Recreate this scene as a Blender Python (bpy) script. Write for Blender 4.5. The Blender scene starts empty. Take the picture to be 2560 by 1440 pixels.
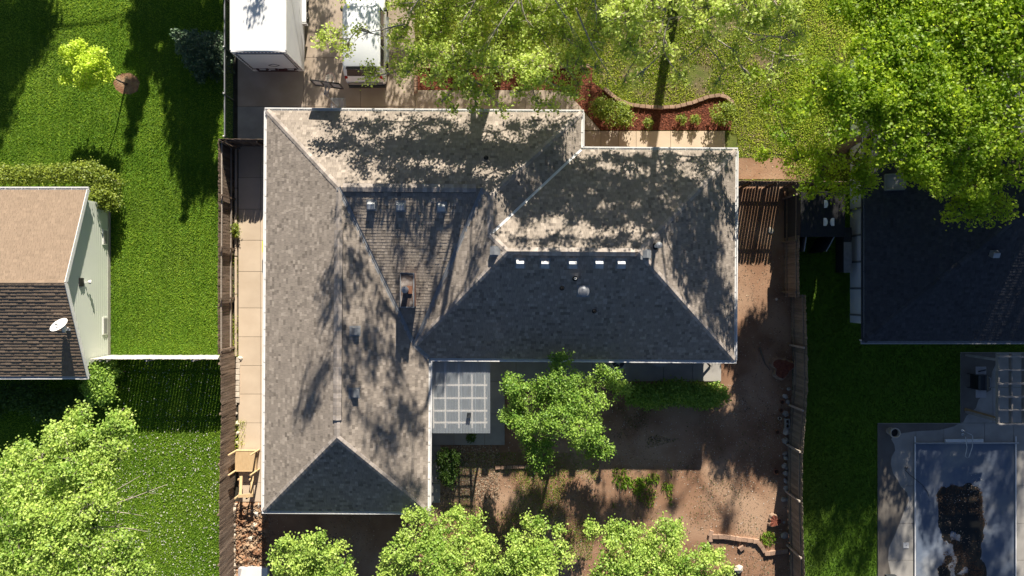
import bpy, math, random
import numpy as np
from mathutils import Vector, Matrix, noise as mnoise

random.seed(7)
RNG = np.random.default_rng(11)
SC = bpy.context.scene
COL = SC.collection

# ------------------------------------------------------------------ camera, sky, sun, exposure
CAM_H = 36.0
FPX = 1707.0                       # focal length in photo pixels (photo is 2560 wide)
cam = bpy.data.cameras.new('Camera')
cam.sensor_width = 36.0
cam.lens = FPX / 2560.0 * 36.0
cam.clip_start = 0.5
cam.clip_end = 800.0
camo = bpy.data.objects.new('Camera', cam)
camo.location = (0, 0, CAM_H)
COL.objects.link(camo)
SC.camera = camo

SUN_EL = math.radians(24.3)
SUN_H = Vector((0.165, 0.986)).normalized()      # horizontal direction towards the sun
W = bpy.data.worlds.new('World')
SC.world = W
W.use_nodes = True
nt = W.node_tree
nt.nodes.clear()
sky = nt.nodes.new('ShaderNodeTexSky')
sky.sky_type = 'NISHITA'
sky.sun_disc = False
sky.sun_elevation = SUN_EL
sky.sun_rotation = math.atan2(SUN_H.x, SUN_H.y)
sky.air_density = 0.5
sky.dust_density = 0.3
sky.ozone_density = 1.5
bg = nt.nodes.new('ShaderNodeBackground')
bg.inputs['Strength'].default_value = 0.05
wo = nt.nodes.new('ShaderNodeOutputWorld')
nt.links.new(sky.outputs[0], bg.inputs[0])
nt.links.new(bg.outputs[0], wo.inputs[0])

sl = bpy.data.lights.new('Sun', 'SUN')
sl.energy = 5.0
sl.angle = math.radians(0.42)
sl.color = (1.0, 0.92, 0.80)
so = bpy.data.objects.new('Sun', sl)
TO_SUN = Vector((SUN_H.x * math.cos(SUN_EL), SUN_H.y * math.cos(SUN_EL), math.sin(SUN_EL)))
so.rotation_euler = TO_SUN.to_track_quat('Z', 'Y').to_euler()
so.location = TO_SUN * 80
COL.objects.link(so)

SC.view_settings.view_transform = 'Standard'
SC.view_settings.look = 'None'
SC.view_settings.exposure = 1.2
SC.view_settings.gamma = 1.0
SC.view_settings.use_curve_mapping = False

# ------------------------------------------------------------------ helpers
G = CAM_H / FPX                    # metres per photo pixel on the ground


def P(px, py, z=0.0):
    """photo pixel -> world point on the horizontal plane at height z"""
    k = (CAM_H - z) / FPX
    return Vector(((px - 1280.0) * k, (720.0 - py) * k, z))


def casts(px, py, z0, z):
    """the point at height z whose shadow falls on photo pixel (px,py) at height z0"""
    p = P(px, py, z0)
    L = (z - z0) / math.tan(SUN_EL)
    return Vector((p.x + SUN_H.x * L, p.y + SUN_H.y * L, z))


ORG = {}                           # object name -> world origin (of unrotated frame)


def _o(obj):
    return ORG.get(obj.name, Vector((0, 0, 0))) if obj else Vector((0, 0, 0))


def tag(o, label=None, cat=None, group=None, kind=None):
    if label: o['label'] = label
    if cat: o['category'] = cat
    if group: o['group'] = group
    if kind: o['kind'] = kind
    return o


def thing(name, label, cat, loc, group=None, rz=0.0):
    o = bpy.data.objects.new(name, None)
    o.empty_display_size = 0.2
    o.location = loc
    o.rotation_euler = (0, 0, rz)
    COL.objects.link(o)
    ORG[o.name] = Vector(loc)
    return tag(o, label, cat, group)


class MB:
    """collects polygons, then becomes one mesh object"""
    def __init__(self):
        self.v = []; self.f = []; self.t = []

    def add(self, vs, fs, tone=0.5):
        b = len(self.v)
        self.v.extend([tuple(p) for p in vs])
        self.f.extend([tuple(i + b for i in q) for q in fs])
        self.t.extend([tone] * len(fs))
        return self

    def hexa(self, p, tone=0.5):
        return self.add(p, [(3, 2, 1, 0), (4, 5, 6, 7), (0, 1, 5, 4), (1, 2, 6, 5), (2, 3, 7, 6), (3, 0, 4, 7)], tone)

    def box(self, c, s, rz=0.0, tone=0.5):
        cx, cy, cz = c; hx, hy, hz = s[0] / 2, s[1] / 2, s[2] / 2
        co, si = math.cos(rz), math.sin(rz)
        pts = []
        for z in (-hz, hz):
            for x, y in ((-hx, -hy), (hx, -hy), (hx, hy), (-hx, hy)):
                pts.append((cx + x * co - y * si, cy + x * si + y * co, cz + z))
        return self.hexa(pts, tone)

    def bbox(self, x0, x1, y0, y1, z0, z1, tone=0.5):
        return self.box(((x0 + x1) / 2, (y0 + y1) / 2, (z0 + z1) / 2), (x1 - x0, y1 - y0, z1 - z0), 0, tone)

    def beam(self, p, q, w, h, up=(0, 0, 1), tone=0.5):
        p = Vector(p); q = Vector(q); d = (q - p).normalized()
        up = Vector(up)
        if abs(d.dot(up)) > 0.98: up = Vector((0, 1, 0))
        s = d.cross(up).normalized(); u = s.cross(d).normalized()
        s *= w / 2; u *= h / 2
        return self.hexa([p - s - u, p + s - u, p + s + u, p - s + u, q - s - u, q + s - u, q + s + u, q - s + u], tone)

    def prism(self, poly, z0, z1, tone=0.5):
        n = len(poly)
        a = sum(poly[i][0] * poly[(i + 1) % n][1] - poly[(i + 1) % n][0] * poly[i][1] for i in range(n))
        if a < 0: poly = poly[::-1]
        vs = [(x, y, z0) for x, y in poly] + [(x, y, z1) for x, y in poly]
        fs = [tuple(range(n - 1, -1, -1)), tuple(range(n, 2 * n))]
        fs += [(i, (i + 1) % n, n + (i + 1) % n, n + i) for i in range(n)]
        return self.add(vs, fs, tone)

    def tube(self, pts, rad, sides=6, tone=0.5, caps=True):
        pts = [Vector(p) for p in pts]
        if not hasattr(rad, '__len__'): rad = [rad] * len(pts)
        vs = []; fs = []
        ref = Vector((0.13, 0.21, 0.97))
        for i, p in enumerate(pts):
            d = (pts[min(i + 1, len(pts) - 1)] - pts[max(i - 1, 0)])
            d = d.normalized() if d.length > 1e-9 else Vector((0, 0, 1))
            r = ref if abs(d.dot(ref)) < 0.95 else Vector((1, 0, 0))
            s = d.cross(r).normalized(); u = s.cross(d)
            for k in range(sides):
                a = 2 * math.pi * k / sides
                vs.append(p + (s * math.cos(a) + u * math.sin(a)) * rad[i])
        n = len(pts)
        for i in range(n - 1):
            for k in range(sides):
                k2 = (k + 1) % sides
                fs.append((i * sides + k, (i + 1) * sides + k, (i + 1) * sides + k2, i * sides + k2))
        if caps:
            fs.append(tuple(range(sides)))
            fs.append(tuple((n - 1) * sides + k for k in range(sides - 1, -1, -1)))
        return self.add(vs, fs, tone)

    def lathe(self, prof, c, segs=16, tone=0.5, axis=None):
        """prof: (radius, height) pairs; axis: direction of height"""
        c = Vector(c)
        q = Vector(axis).to_track_quat('Z', 'Y') if axis is not None else None
        vs = []; fs = []
        for r, z in prof:
            for k in range(segs):
                a = 2 * math.pi * k / segs
                p = Vector((r * math.cos(a), r * math.sin(a), z))
                if q: p = q @ p
                vs.append(c + p)
        for i in range(len(prof) - 1):
            for k in range(segs):
                k2 = (k + 1) % segs
                fs.append((i * segs + k, i * segs + k2, (i + 1) * segs + k2, (i + 1) * segs + k))
        if prof[-1][0] > 1e-4: fs.append(tuple((len(prof) - 1) * segs + k for k in range(segs)))
        if prof[0][0] > 1e-4: fs.append(tuple(range(segs - 1, -1, -1)))
        return self.add(vs, fs, tone)

    def build(self, name, m, parent=None, smooth=False, origin=None):
        me = bpy.data.meshes.new(name)
        if parent is not None:
            o0 = _o(parent)
        elif origin is not None:
            o0 = Vector(origin)
        else:
            a = np.array(self.v)
            o0 = Vector(((a[:, 0].min() + a[:, 0].max()) / 2, (a[:, 1].min() + a[:, 1].max()) / 2, a[:, 2].min()))
        me.from_pydata([(x - o0.x, y - o0.y, z - o0.z) for x, y, z in self.v], [], self.f)
        at = me.attributes.new('tone', 'FLOAT', 'FACE')
        at.data.foreach_set('value', np.array(self.t, dtype=np.float32))
        if smooth:
            me.polygons.foreach_set('use_smooth', [True] * len(me.polygons))
        me.materials.append(m)
        me.update()
        o = bpy.data.objects.new(name, me)
        COL.objects.link(o)
        if parent is not None: o.parent = parent
        else: o.location = o0
        ORG[o.name] = o0
        return o


def np_mesh(name, verts, faces, tones, m, parent=None, origin=None, smooth=False):
    """verts (N,3), faces (M,k) numpy"""
    o0 = _o(parent) if parent is not None else Vector(origin if origin is not None else (0, 0, 0))
    verts = np.asarray(verts, dtype=np.float32) - np.array(o0, dtype=np.float32)
    faces = np.asarray(faces, dtype=np.int32)
    k = faces.shape[1]
    me = bpy.data.meshes.new(name)
    me.vertices.add(len(verts)); me.vertices.foreach_set('co', verts.ravel())
    me.loops.add(faces.size); me.loops.foreach_set('vertex_index', faces.ravel())
    me.polygons.add(len(faces))
    me.polygons.foreach_set('loop_start', np.arange(0, faces.size, k, dtype=np.int32))
    if smooth: me.polygons.foreach_set('use_smooth', np.ones(len(faces), dtype=bool))
    me.update(calc_edges=True)
    at = me.attributes.new('tone', 'FLOAT', 'FACE')
    at.data.foreach_set('value', np.asarray(tones, dtype=np.float32))
    me.materials.append(m)
    o = bpy.data.objects.new(name, me)
    COL.objects.link(o)
    if parent is not None: o.parent = parent
    else: o.location = o0
    ORG[o.name] = o0
    return o


# ------------------------------------------------------------------ materials
MATS = {}


def mat(name, c1, c2=None, scale=2.0, rough=0.85, bump=0.0, bscale=30.0, tone=0.0, orand=0.0,
        metal=0.0, spec=0.3, c3=None, s3=0.4, stretch=None, detail=4.0, t1=0.35, t2=0.65):
    m = bpy.data.materials.new(name)
    m.use_nodes = True
    N = m.node_tree.nodes; L = m.node_tree.links
    b = N['Principled BSDF']
    b.inputs['Roughness'].default_value = rough
    b.inputs['Metallic'].default_value = metal
    b.inputs['Specular IOR Level'].default_value = spec
    geo = N.new('ShaderNodeNewGeometry')
    vec = geo.outputs['Position']
    if stretch:
        mp = N.new('ShaderNodeMapping'); mp.inputs['Scale'].default_value = stretch
        L.new(vec, mp.inputs['Vector']); vec = mp.outputs[0]
    if c2 is None: c2 = tuple(x * 0.8 for x in c1)
    nz = N.new('ShaderNodeTexNoise'); nz.inputs['Scale'].default_value = scale; nz.inputs['Detail'].default_value = detail
    L.new(vec, nz.inputs['Vector'])
    rp = N.new('ShaderNodeMapRange'); rp.inputs['From Min'].default_value = t1; rp.inputs['From Max'].default_value = t2
    L.new(nz.outputs['Fac'], rp.inputs['Value'])
    mx = N.new('ShaderNodeMixRGB'); mx.inputs[1].default_value = (*c1, 1); mx.inputs[2].default_value = (*c2, 1)
    L.new(rp.outputs[0], mx.inputs[0])
    out = mx.outputs[0]
    if c3 is not None:
        n3 = N.new('ShaderNodeTexNoise'); n3.inputs['Scale'].default_value = s3; n3.inputs['Detail'].default_value = 5
        L.new(vec, n3.inputs['Vector'])
        r3 = N.new('ShaderNodeMapRange'); r3.inputs['From Min'].default_value = 0.48; r3.inputs['From Max'].default_value = 0.66
        L.new(n3.outputs['Fac'], r3.inputs['Value'])
        m3 = N.new('ShaderNodeMixRGB'); m3.inputs[2].default_value = (*c3, 1)
        L.new(out, m3.inputs[1]); L.new(r3.outputs[0], m3.inputs[0]); out = m3.outputs[0]
    if tone > 0 or orand > 0:
        hs = N.new('ShaderNodeHueSaturation')
        L.new(out, hs.inputs['Color'])
        if tone > 0:
            at = N.new('ShaderNodeAttribute'); at.attribute_name = 'tone'
            src = at.outputs['Fac']; amp = tone
        else:
            oi = N.new('ShaderNodeObjectInfo'); src = oi.outputs['Random']; amp = orand
        mr = N.new('ShaderNodeMapRange'); mr.inputs['To Min'].default_value = 1 - amp; mr.inputs['To Max'].default_value = 1 + amp
        L.new(src, mr.inputs['Value']); L.new(mr.outputs[0], hs.inputs['Value'])
        out = hs.outputs[0]
    L.new(out, b.inputs['Base Color'])
    if bump > 0:
        nb = N.new('ShaderNodeTexNoise'); nb.inputs['Scale'].default_value = bscale; nb.inputs['Detail'].default_value = 4
        L.new(vec, nb.inputs['Vector'])
        bp = N.new('ShaderNodeBump'); bp.inputs['Strength'].default_value = bump; bp.inputs['Distance'].default_value = 0.05
        L.new(nb.outputs['Fac'], bp.inputs['Height']); L.new(bp.outputs[0], b.inputs['Normal'])
    MATS[name] = m
    return m


def leafmat(name, dark, light, trans=0.35, rough=0.5):
    """leaf: colour runs from dark to light with the per-leaf value, part of the light passes through"""
    m = bpy.data.materials.new(name)
    m.use_nodes = True
    N = m.node_tree.nodes; L = m.node_tree.links
    b = N['Principled BSDF']; b.inputs['Roughness'].default_value = rough
    b.inputs['Specular IOR Level'].default_value = 0.35
    at = N.new('ShaderNodeAttribute'); at.attribute_name = 'tone'
    mx = N.new('ShaderNodeMixRGB'); mx.inputs[1].default_value = (*dark, 1); mx.inputs[2].default_value = (*light, 1)
    L.new(at.outputs['Fac'], mx.inputs[0])
    L.new(mx.outputs[0], b.inputs['Base Color'])
    tr = N.new('ShaderNodeBsdfTranslucent')
    hs = N.new('ShaderNodeHueSaturation'); hs.inputs['Value'].default_value = 1.5; hs.inputs['Hue'].default_value = 0.485
    L.new(mx.outputs[0], hs.inputs['Color']); L.new(hs.outputs[0], tr.inputs[0])
    ms = N.new('ShaderNodeMixShader'); ms.inputs[0].default_value = trans
    out = N['Material Output']
    L.new(b.outputs[0], ms.inputs[1]); L.new(tr.outputs[0], ms.inputs[2]); L.new(ms.outputs[0], out.inputs[0])
    MATS[name] = m
    return m


M = MATS
mat('soil_far', (0.09, 0.085, 0.035), (0.06, 0.075, 0.02), 0.3, 0.95, 0.3, 8)
mat('soil', (0.31, 0.18, 0.11), (0.21, 0.115, 0.068), 0.8, 0.95, 0.3, 20, c3=(0.40, 0.265, 0.175), s3=0.3)
mat('soil_dark', (0.07, 0.045, 0.03), (0.11, 0.065, 0.04), 2.0, 0.95, 0.7, 18)
mat('rough_soil', (0.30, 0.17, 0.095), (0.20, 0.10, 0.055), 3.0, 0.95, 0.9, 14, c3=(0.36, 0.25, 0.16), s3=1.6)
mat('litter', (0.34, 0.27, 0.19), (0.18, 0.11, 0.07), 9.0, 0.9, tone=0.7)
mat('petal', (0.62, 0.60, 0.56), (0.45, 0.43, 0.36), 9.0, 0.8, tone=0.4)
mat('mulch', (0.17, 0.052, 0.028), (0.11, 0.032, 0.018), 6.0, 0.95, 0.7, 30)
mat('mulch_chip', (0.23, 0.075, 0.04), (0.13, 0.04, 0.022), 8.0, 0.9, tone=0.6)
mat('lawn_base', (0.095, 0.185, 0.010), (0.065, 0.14, 0.007), 1.5, 0.95, 0.6, 24, c3=(0.085, 0.15, 0.012), s3=0.35)
mat('lawn_front', (0.13, 0.15, 0.03), (0.09, 0.12, 0.02), 2.0, 0.95, 0.6, 22, c3=(0.17, 0.13, 0.07), s3=0.55)
mat('concrete', (0.42, 0.345, 0.275), (0.36, 0.29, 0.225), 1.1, 0.9, 0.12, 60, orand=0.05, c3=(0.32, 0.255, 0.195), s3=0.5)
mat('concrete_walk', (0.58, 0.47, 0.35), (0.52, 0.415, 0.305), 1.0, 0.9, 0.12, 60, orand=0.05)
mat('concrete_gray', (0.36, 0.34, 0.31), (0.29, 0.275, 0.25), 1.4, 0.9, 0.1, 60, orand=0.05)
mat('wet_concrete', (0.15, 0.135, 0.115), (0.12, 0.105, 0.09), 2.0, 0.55, 0.05, 60)
mat('joint', (0.05, 0.045, 0.035), (0.03, 0.028, 0.02), 3.0, 0.95)
mat('shingle', (0.315, 0.270, 0.226), (0.285, 0.243, 0.203), 7.0, 0.95, 0.25, 160, tone=0.38, spec=0.15)
mat('shingle_piece', (0.315, 0.270, 0.226), (0.285, 0.243, 0.203), 7.0, 0.95, 0.25, 160, orand=0.33, spec=0.15)
mat('roof_deck', (0.07, 0.06, 0.055), None, 3.0, 0.95)
mat('cap_shingle', (0.40, 0.35, 0.31), (0.31, 0.27, 0.235), 6.0, 0.95, 0.25, 160, orand=0.22, spec=0.15)
mat('shingle_tan', (0.285, 0.21, 0.15), (0.255, 0.19, 0.135), 7.0, 0.95, 0.2, 160, tone=0.10, spec=0.15)
mat('shingle_tan_piece', (0.285, 0.21, 0.15), (0.255, 0.19, 0.135), 7.0, 0.95, 0.2, 160, orand=0.10, spec=0.15)
mat('shingle_navy', (0.050, 0.052, 0.060), (0.040, 0.042, 0.05), 7.0, 0.9, 0.2, 160, tone=0.25, spec=0.2)
mat('shingle_navy_piece', (0.050, 0.052, 0.060), (0.040, 0.042, 0.05), 7.0, 0.9, 0.2, 160, orand=0.25, spec=0.2)
mat('white_metal', (0.78, 0.77, 0.75), (0.70, 0.69, 0.67), 3.0, 0.45, spec=0.4)
mat('white_paint', (0.76, 0.75, 0.72), (0.70, 0.69, 0.66), 2.0, 0.6, 0.05, 40)
mat('galv', (0.42, 0.43, 0.44), (0.34, 0.35, 0.36), 6.0, 0.38, metal=0.7)
mat('galv_dull', (0.30, 0.31, 0.32), (0.24, 0.25, 0.26), 6.0, 0.5, metal=0.3)
mat('black_metal', (0.02, 0.02, 0.022), (0.015, 0.015, 0.016), 5.0, 0.5)
mat('dark_green_metal', (0.03, 0.04, 0.035), (0.022, 0.03, 0.026), 5.0, 0.5)
mat('vent_gray', (0.50, 0.51, 0.52), (0.36, 0.37, 0.38), 5.0, 0.5)
mat('rust', (0.15, 0.11, 0.092), (0.07, 0.052, 0.045), 5.0, 0.85, 0.2, 20, c3=(0.32, 0.28, 0.25), s3=2.5)
mat('rust_orange', (0.20, 0.09, 0.05), (0.13, 0.06, 0.04), 8.0, 0.85)
mat('brick', (0.30, 0.155, 0.11), (0.24, 0.12, 0.085), 5.0, 0.9, 0.3, 40)
mat('edge_brick', (0.36, 0.24, 0.17), (0.29, 0.185, 0.13), 6.0, 0.92, 0.3, 40, orand=0.18)
mat('stone', (0.40, 0.36, 0.31), (0.29, 0.26, 0.225), 4.0, 0.92, 0.4, 18, orand=0.2)
mat('stone_pale', (0.60, 0.53, 0.43), (0.48, 0.41, 0.33), 4.0, 0.92, 0.4, 18, orand=0.15)
mat('wood_weathered', (0.20, 0.145, 0.105), (0.14, 0.10, 0.072), 2.0, 0.92, 0.4, 10, orand=0.28, stretch=(6, 6, 0.7), c3=(0.25, 0.19, 0.145), s3=0.9)
mat('wood_gray', (0.24, 0.20, 0.155), (0.18, 0.15, 0.115), 2.0, 0.92, 0.4, 10, orand=0.25, stretch=(6, 6, 0.7))
mat('wood_pale', (0.42, 0.36, 0.30), (0.34, 0.29, 0.24), 3.0, 0.9, 0.3, 12, orand=0.12)
mat('frame_wood', (0.82, 0.70, 0.60), (0.74, 0.62, 0.52), 3.0, 0.8, 0.2, 12, orand=0.08)
mat('wood_white', (0.56, 0.52, 0.47), (0.46, 0.42, 0.37), 3.0, 0.9, 0.2, 12, orand=0.10, stretch=(6, 6, 0.8))
mat('wood_new', (0.60, 0.43, 0.24), (0.53, 0.37, 0.20), 3.0, 0.75, 0.1, 20, orand=0.08, stretch=(5, 1, 1))
mat('wood_shed', (0.32, 0.30, 0.28), (0.25, 0.235, 0.22), 3.0, 0.85, 0.2, 12)
mat('siding', (0.60, 0.63, 0.55), (0.56, 0.59, 0.52), 0.6, 0.6)
mat('wall_white', (0.84, 0.85, 0.85), (0.79, 0.80, 0.80), 0.8, 0.7)
mat('wall_brick', (0.34, 0.23, 0.18), (0.27, 0.18, 0.14), 5.0, 0.9, 0.3, 24)
mat('trailer_white', (0.80, 0.80, 0.79), (0.76, 0.76, 0.75), 0.9, 0.4, spec=0.45)
mat('trailer_side', (0.60, 0.61, 0.62), (0.55, 0.56, 0.57), 0.9, 0.45, 0.06, 2.2, spec=0.45)
mat('van_paint', (0.78, 0.80, 0.82), (0.75, 0.77, 0.79), 0.7, 0.22, spec=0.6)
mat('glass_dark', (0.012, 0.014, 0.016), (0.01, 0.011, 0.013), 2.0, 0.12, spec=0.3)
mat('rubber', (0.018, 0.018, 0.018), (0.013, 0.013, 0.013), 8.0, 0.8)
mat('tail_red', (0.36, 0.015, 0.012), (0.30, 0.012, 0.01), 8.0, 0.25)
mat('dark_red', (0.09, 0.03, 0.028), (0.05, 0.02, 0.02), 8.0, 0.6)
mat('plastic_gray', (0.40, 0.38, 0.38), (0.35, 0.33, 0.33), 3.0, 0.55)
mat('board_gray', (0.30, 0.29, 0.29), (0.27, 0.26, 0.26), 3.0, 0.3)
mat('net', (0.6, 0.6, 0.58), (0.5, 0.5, 0.48), 3.0, 0.8)
mat('terracotta', (0.28, 0.12, 0.075), (0.21, 0.09, 0.055), 6.0, 0.85, 0.1, 30)
mat('stump_cut', (0.20, 0.065, 0.04), (0.13, 0.04, 0.026), 3.0, 0.9, 0.3, 24, stretch=(3, 3, 1))
mat('stump_bark', (0.30, 0.21, 0.15), (0.22, 0.15, 0.105), 8.0, 0.95, 0.4, 20)
mat('bark', (0.17, 0.135, 0.105), (0.11, 0.085, 0.065), 4.0, 0.95, 0.5, 14, stretch=(4, 4, 0.8))
mat('bark_pale', (0.42, 0.37, 0.31), (0.28, 0.24, 0.195), 3.0, 0.9, 0.4, 14, stretch=(3, 3, 0.8))
mat('pool_cover', (0.15, 0.18, 0.235), (0.12, 0.15, 0.20), 0.8, 0.75, 0.2, 5, spec=0.2, c3=(0.24, 0.25, 0.26), s3=0.5)
mat('murk', (0.014, 0.015, 0.014), (0.028, 0.027, 0.022), 1.6, 0.45, 0.08, 6, spec=0.3)
mat('silt', (0.20, 0.185, 0.15), (0.10, 0.085, 0.06), 1.8, 0.8, 0.2, 12)
mat('hose', (0.02, 0.02, 0.02), None, 3.0, 0.6)
mat('lime', (0.62, 0.66, 0.06), (0.55, 0.60, 0.05), 3.0, 0.6)
mat('bin_dark', (0.035, 0.04, 0.045), None, 3.0, 0.6)
mat('grill_black', (0.02, 0.022, 0.025), None, 3.0, 0.3, spec=0.5)
mat('yellow_wood', (0.32, 0.20, 0.08), (0.25, 0.15, 0.06), 3.0, 0.8, 0.1, 20)

leafmat('leaf_spring', (0.25, 0.36, 0.04), (0.62, 0.73, 0.20), 0.55)
leafmat('leaf_maple', (0.15, 0.28, 0.014), (0.46, 0.60, 0.05), 0.62)
leafmat('leaf_bright', (0.15, 0.28, 0.03), (0.50, 0.63, 0.14), 0.32)
leafmat('leaf_yellow', (0.38, 0.52, 0.03), (0.66, 0.80, 0.10), 0.45)
leafmat('leaf_mid', (0.10, 0.22, 0.022), (0.36, 0.52, 0.085), 0.36)
leafmat('leaf_shrub', (0.095, 0.155, 0.014), (0.31, 0.37, 0.04), 0.34)
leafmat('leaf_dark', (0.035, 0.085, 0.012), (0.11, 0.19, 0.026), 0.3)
leafmat('leaf_spruce', (0.05, 0.10, 0.05), (0.14, 0.21, 0.11), 0.15)
leafmat('grass_blade', (0.11, 0.235, 0.016), (0.36, 0.51, 0.065), 0.45)
leafmat('grass_dry', (0.20, 0.31, 0.02), (0.58, 0.66, 0.12), 0.45)
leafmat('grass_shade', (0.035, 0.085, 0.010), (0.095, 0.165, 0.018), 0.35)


# translucent corrugated roof panel
def panel_mat():
    m = bpy.data.materials.new('polycarbonate')
    m.use_nodes = True
    N = m.node_tree.nodes; L = m.node_tree.links
    b = N['Principled BSDF']
    b.inputs['Base Color'].default_value = (0.72, 0.79, 0.86, 1); b.inputs['Roughness'].default_value = 0.35
    tl = N.new('ShaderNodeBsdfTranslucent'); tl.inputs[0].default_value = (0.62, 0.64, 0.64, 1)
    tp = N.new('ShaderNodeBsdfTransparent'); tp.inputs[0].default_value = (0.85, 0.88, 0.9, 1)
    nz = N.new('ShaderNodeTexNoise'); nz.inputs['Scale'].default_value = 2.2
    geo = N.new('ShaderNodeNewGeometry'); mp = N.new('ShaderNodeMapping'); mp.inputs['Scale'].default_value = (6, 0.7, 1)
    L.new(geo.outputs['Position'], mp.inputs['Vector']); L.new(mp.outputs[0], nz.inputs['Vector'])
    mr = N.new('ShaderNodeMapRange'); mr.inputs['To Min'].default_value = 0.38; mr.inputs['To Max'].default_value = 0.6
    L.new(nz.outputs['Fac'], mr.inputs['Value'])
    a = N.new('ShaderNodeMixShader'); a.inputs[0].default_value = 0.5
    L.new(b.outputs[0], a.inputs[1]); L.new(tl.outputs[0], a.inputs[2])
    c = N.new('ShaderNodeMixShader')
    L.new(mr.outputs[0], c.inputs[0]); L.new(a.outputs[0], c.inputs[1]); L.new(tp.outputs[0], c.inputs[2])
    L.new(c.outputs[0], N['Material Output'].inputs[0])
    MATS['polycarbonate'] = m


panel_mat()

# ------------------------------------------------------------------ shared pieces
_UNIT = {}


def unit_mesh(kind, m):
    """unit pieces shared between many objects: slightly irregular boxes and rocks"""
    key = (kind, m.name)
    if key in _UNIT: return _UNIT[key]
    r = random.Random(hash(kind) % 1000 if not isinstance(kind, str) else sum(map(ord, kind)))
    if kind.startswith('box'):
        j = 0.03 if kind.startswith('boxr') else 0.0
        c = 0.06 if kind.startswith('boxr') else 0.03      # chamfer on the upper rim
        vs = []
        for z, s in ((-0.5, 1.0), (0.5 - c, 1.0), (0.5, 1.0 - c)):
            for x, y in ((-.5, -.5), (.5, -.5), (.5, .5), (-.5, .5)):
                vs.append((x * s + r.uniform(-j, j), y * s + r.uniform(-j, j), z + r.uniform(-j, j)))
        fs = [(3, 2, 1, 0), (8, 9, 10, 11)]
        for a in (0, 4):
            for k in range(4):
                fs.append((a + k, a + (k + 1) % 4, a + 4 + (k + 1) % 4, a + 4 + k))
    elif kind.startswith('rock'):
        import bmesh
        bm = bmesh.new(); bmesh.ops.create_icosphere(bm, subdivisions=1, radius=0.5)
        for v in bm.verts:
            v.co *= r.uniform(0.72, 1.12)
            v.co.z = max(v.co.z, -0.32)
        me = bpy.data.meshes.new('rock'); bm.to_mesh(me); bm.free()
        me.materials.append(m)
        _UNIT[key] = me
        return me
    me = bpy.data.meshes.new(kind)
    me.from_pydata(vs, [], fs)
    me.materials.append(m)
    _UNIT[key] = me
    return me


def piece(name, kind, m, parent, center, size, rz=0.0, rx=0.0, ry=0.0):
    o = bpy.data.objects.new(name, unit_mesh(kind, m))
    COL.objects.link(o)
    c = Vector(center)
    if parent is not None:
        o.parent = parent
        c = c - _o(parent)
    o.location = c
    o.scale = size
    o.rotation_euler = (rx, ry, rz)
    ORG[o.name] = Vector(center)
    return o


def in_poly(x, y, poly):
    inside = np.zeros(len(x), dtype=bool)
    n = len(poly)
    for i in range(n):
        x1, y1 = poly[i]; x2, y2 = poly[(i + 1) % n]
        c = ((y1 > y) != (y2 > y)) & (x < (x2 - x1) * (y - y1) / (y2 - y1 + 1e-12) + x1)
        inside ^= c
    return inside


def px_poly(pts, z=0.0):
    return [(P(x, y, z).x, P(x, y, z).y) for x, y in pts]


def scatter(poly, n, holes=()):
    a = np.array(poly)
    x0, y0 = a.min(0); x1, y1 = a.max(0)
    x = RNG.uniform(x0, x1, int(n)); y = RNG.uniform(y0, y1, int(n))
    k = in_poly(x, y, poly)
    for h in holes: k &= ~in_poly(x, y, h)
    return x[k], y[k]


def fbm(x, y, s, seed=0.0):
    return np.array([mnoise.noise(Vector((a * s + seed, b * s - seed, seed))) for a, b in zip(x, y)])


def sheet(name, pts, z, m, label, kind='structure', cat=None):
    w = px_poly(pts)
    mb = MB(); mb.add([(x, y, z) for x, y in w], [tuple(range(len(w)))])
    me = mb.build(name, m)
    if me.data.polygons[0].normal.z < 0: me.data.flip_normals()
    return tag(me, label, cat, kind=kind)


def blades(name, poly, dens, m, label, h=0.07, w=0.022, z=0.004, holes=(), patch=None, lean=0.05, cat='grass', mow=0.0):
    a = np.array(poly)
    area = (a[:, 0].max() - a[:, 0].min()) * (a[:, 1].max() - a[:, 1].min())
    x, y = scatter(poly, dens * area, holes)
    if patch is not None:
        f = fbm(x, y, patch[0], patch[2] if len(patch) > 2 else 3.1)
        k = f + RNG.normal(0, 0.12, len(x)) > patch[1]
        x, y = x[k], y[k]
    n = len(x)
    big = np.array([mnoise.noise(Vector((p * 0.9, q * 0.9, 0.3))) for p, q in zip(x, y)])
    an = RNG.uniform(0, 2 * np.pi, n); ln = RNG.uniform(0, 2 * np.pi, n); le = RNG.uniform(0, lean, n)
    hh = h * RNG.uniform(0.5, 1.3, n); ww = w * RNG.uniform(0.6, 1.4, n)
    v = np.zeros((n, 3, 3))
    v[:, 0] = np.stack([x - np.cos(an) * ww, y - np.sin(an) * ww, np.full(n, z)], 1)
    v[:, 1] = np.stack([x + np.cos(an) * ww, y + np.sin(an) * ww, np.full(n, z)], 1)
    v[:, 2] = np.stack([x + np.cos(ln) * le, y + np.sin(ln) * le, z + hh], 1)
    low = np.array([mnoise.noise(Vector((p * 0.16, q * 0.22, 5.3))) for p, q in zip(x, y)])
    t = np.clip(0.45 + 0.32 * big + 0.35 * low + RNG.normal(0, 0.22, n), 0, 1)
    if mow:      # wheel lines of the mower and slightly uneven growth
        ph = x / 0.53 + 0.15 * np.array([mnoise.noise(Vector((0.0, q * 0.3, 4.0))) for q in y])
        t = np.clip(t + mow * (np.abs((ph % 1.0) - 0.5) > 0.42) + 0.10 * np.array([mnoise.noise(Vector((p * 0.25, q * 0.25, 9))) for p, q in zip(x, y)]), 0, 1)
    o = np_mesh(name, v.reshape(-1, 3), np.arange(n * 3).reshape(-1, 3), t, m)
    return tag(o, label, cat, kind='stuff')


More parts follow.
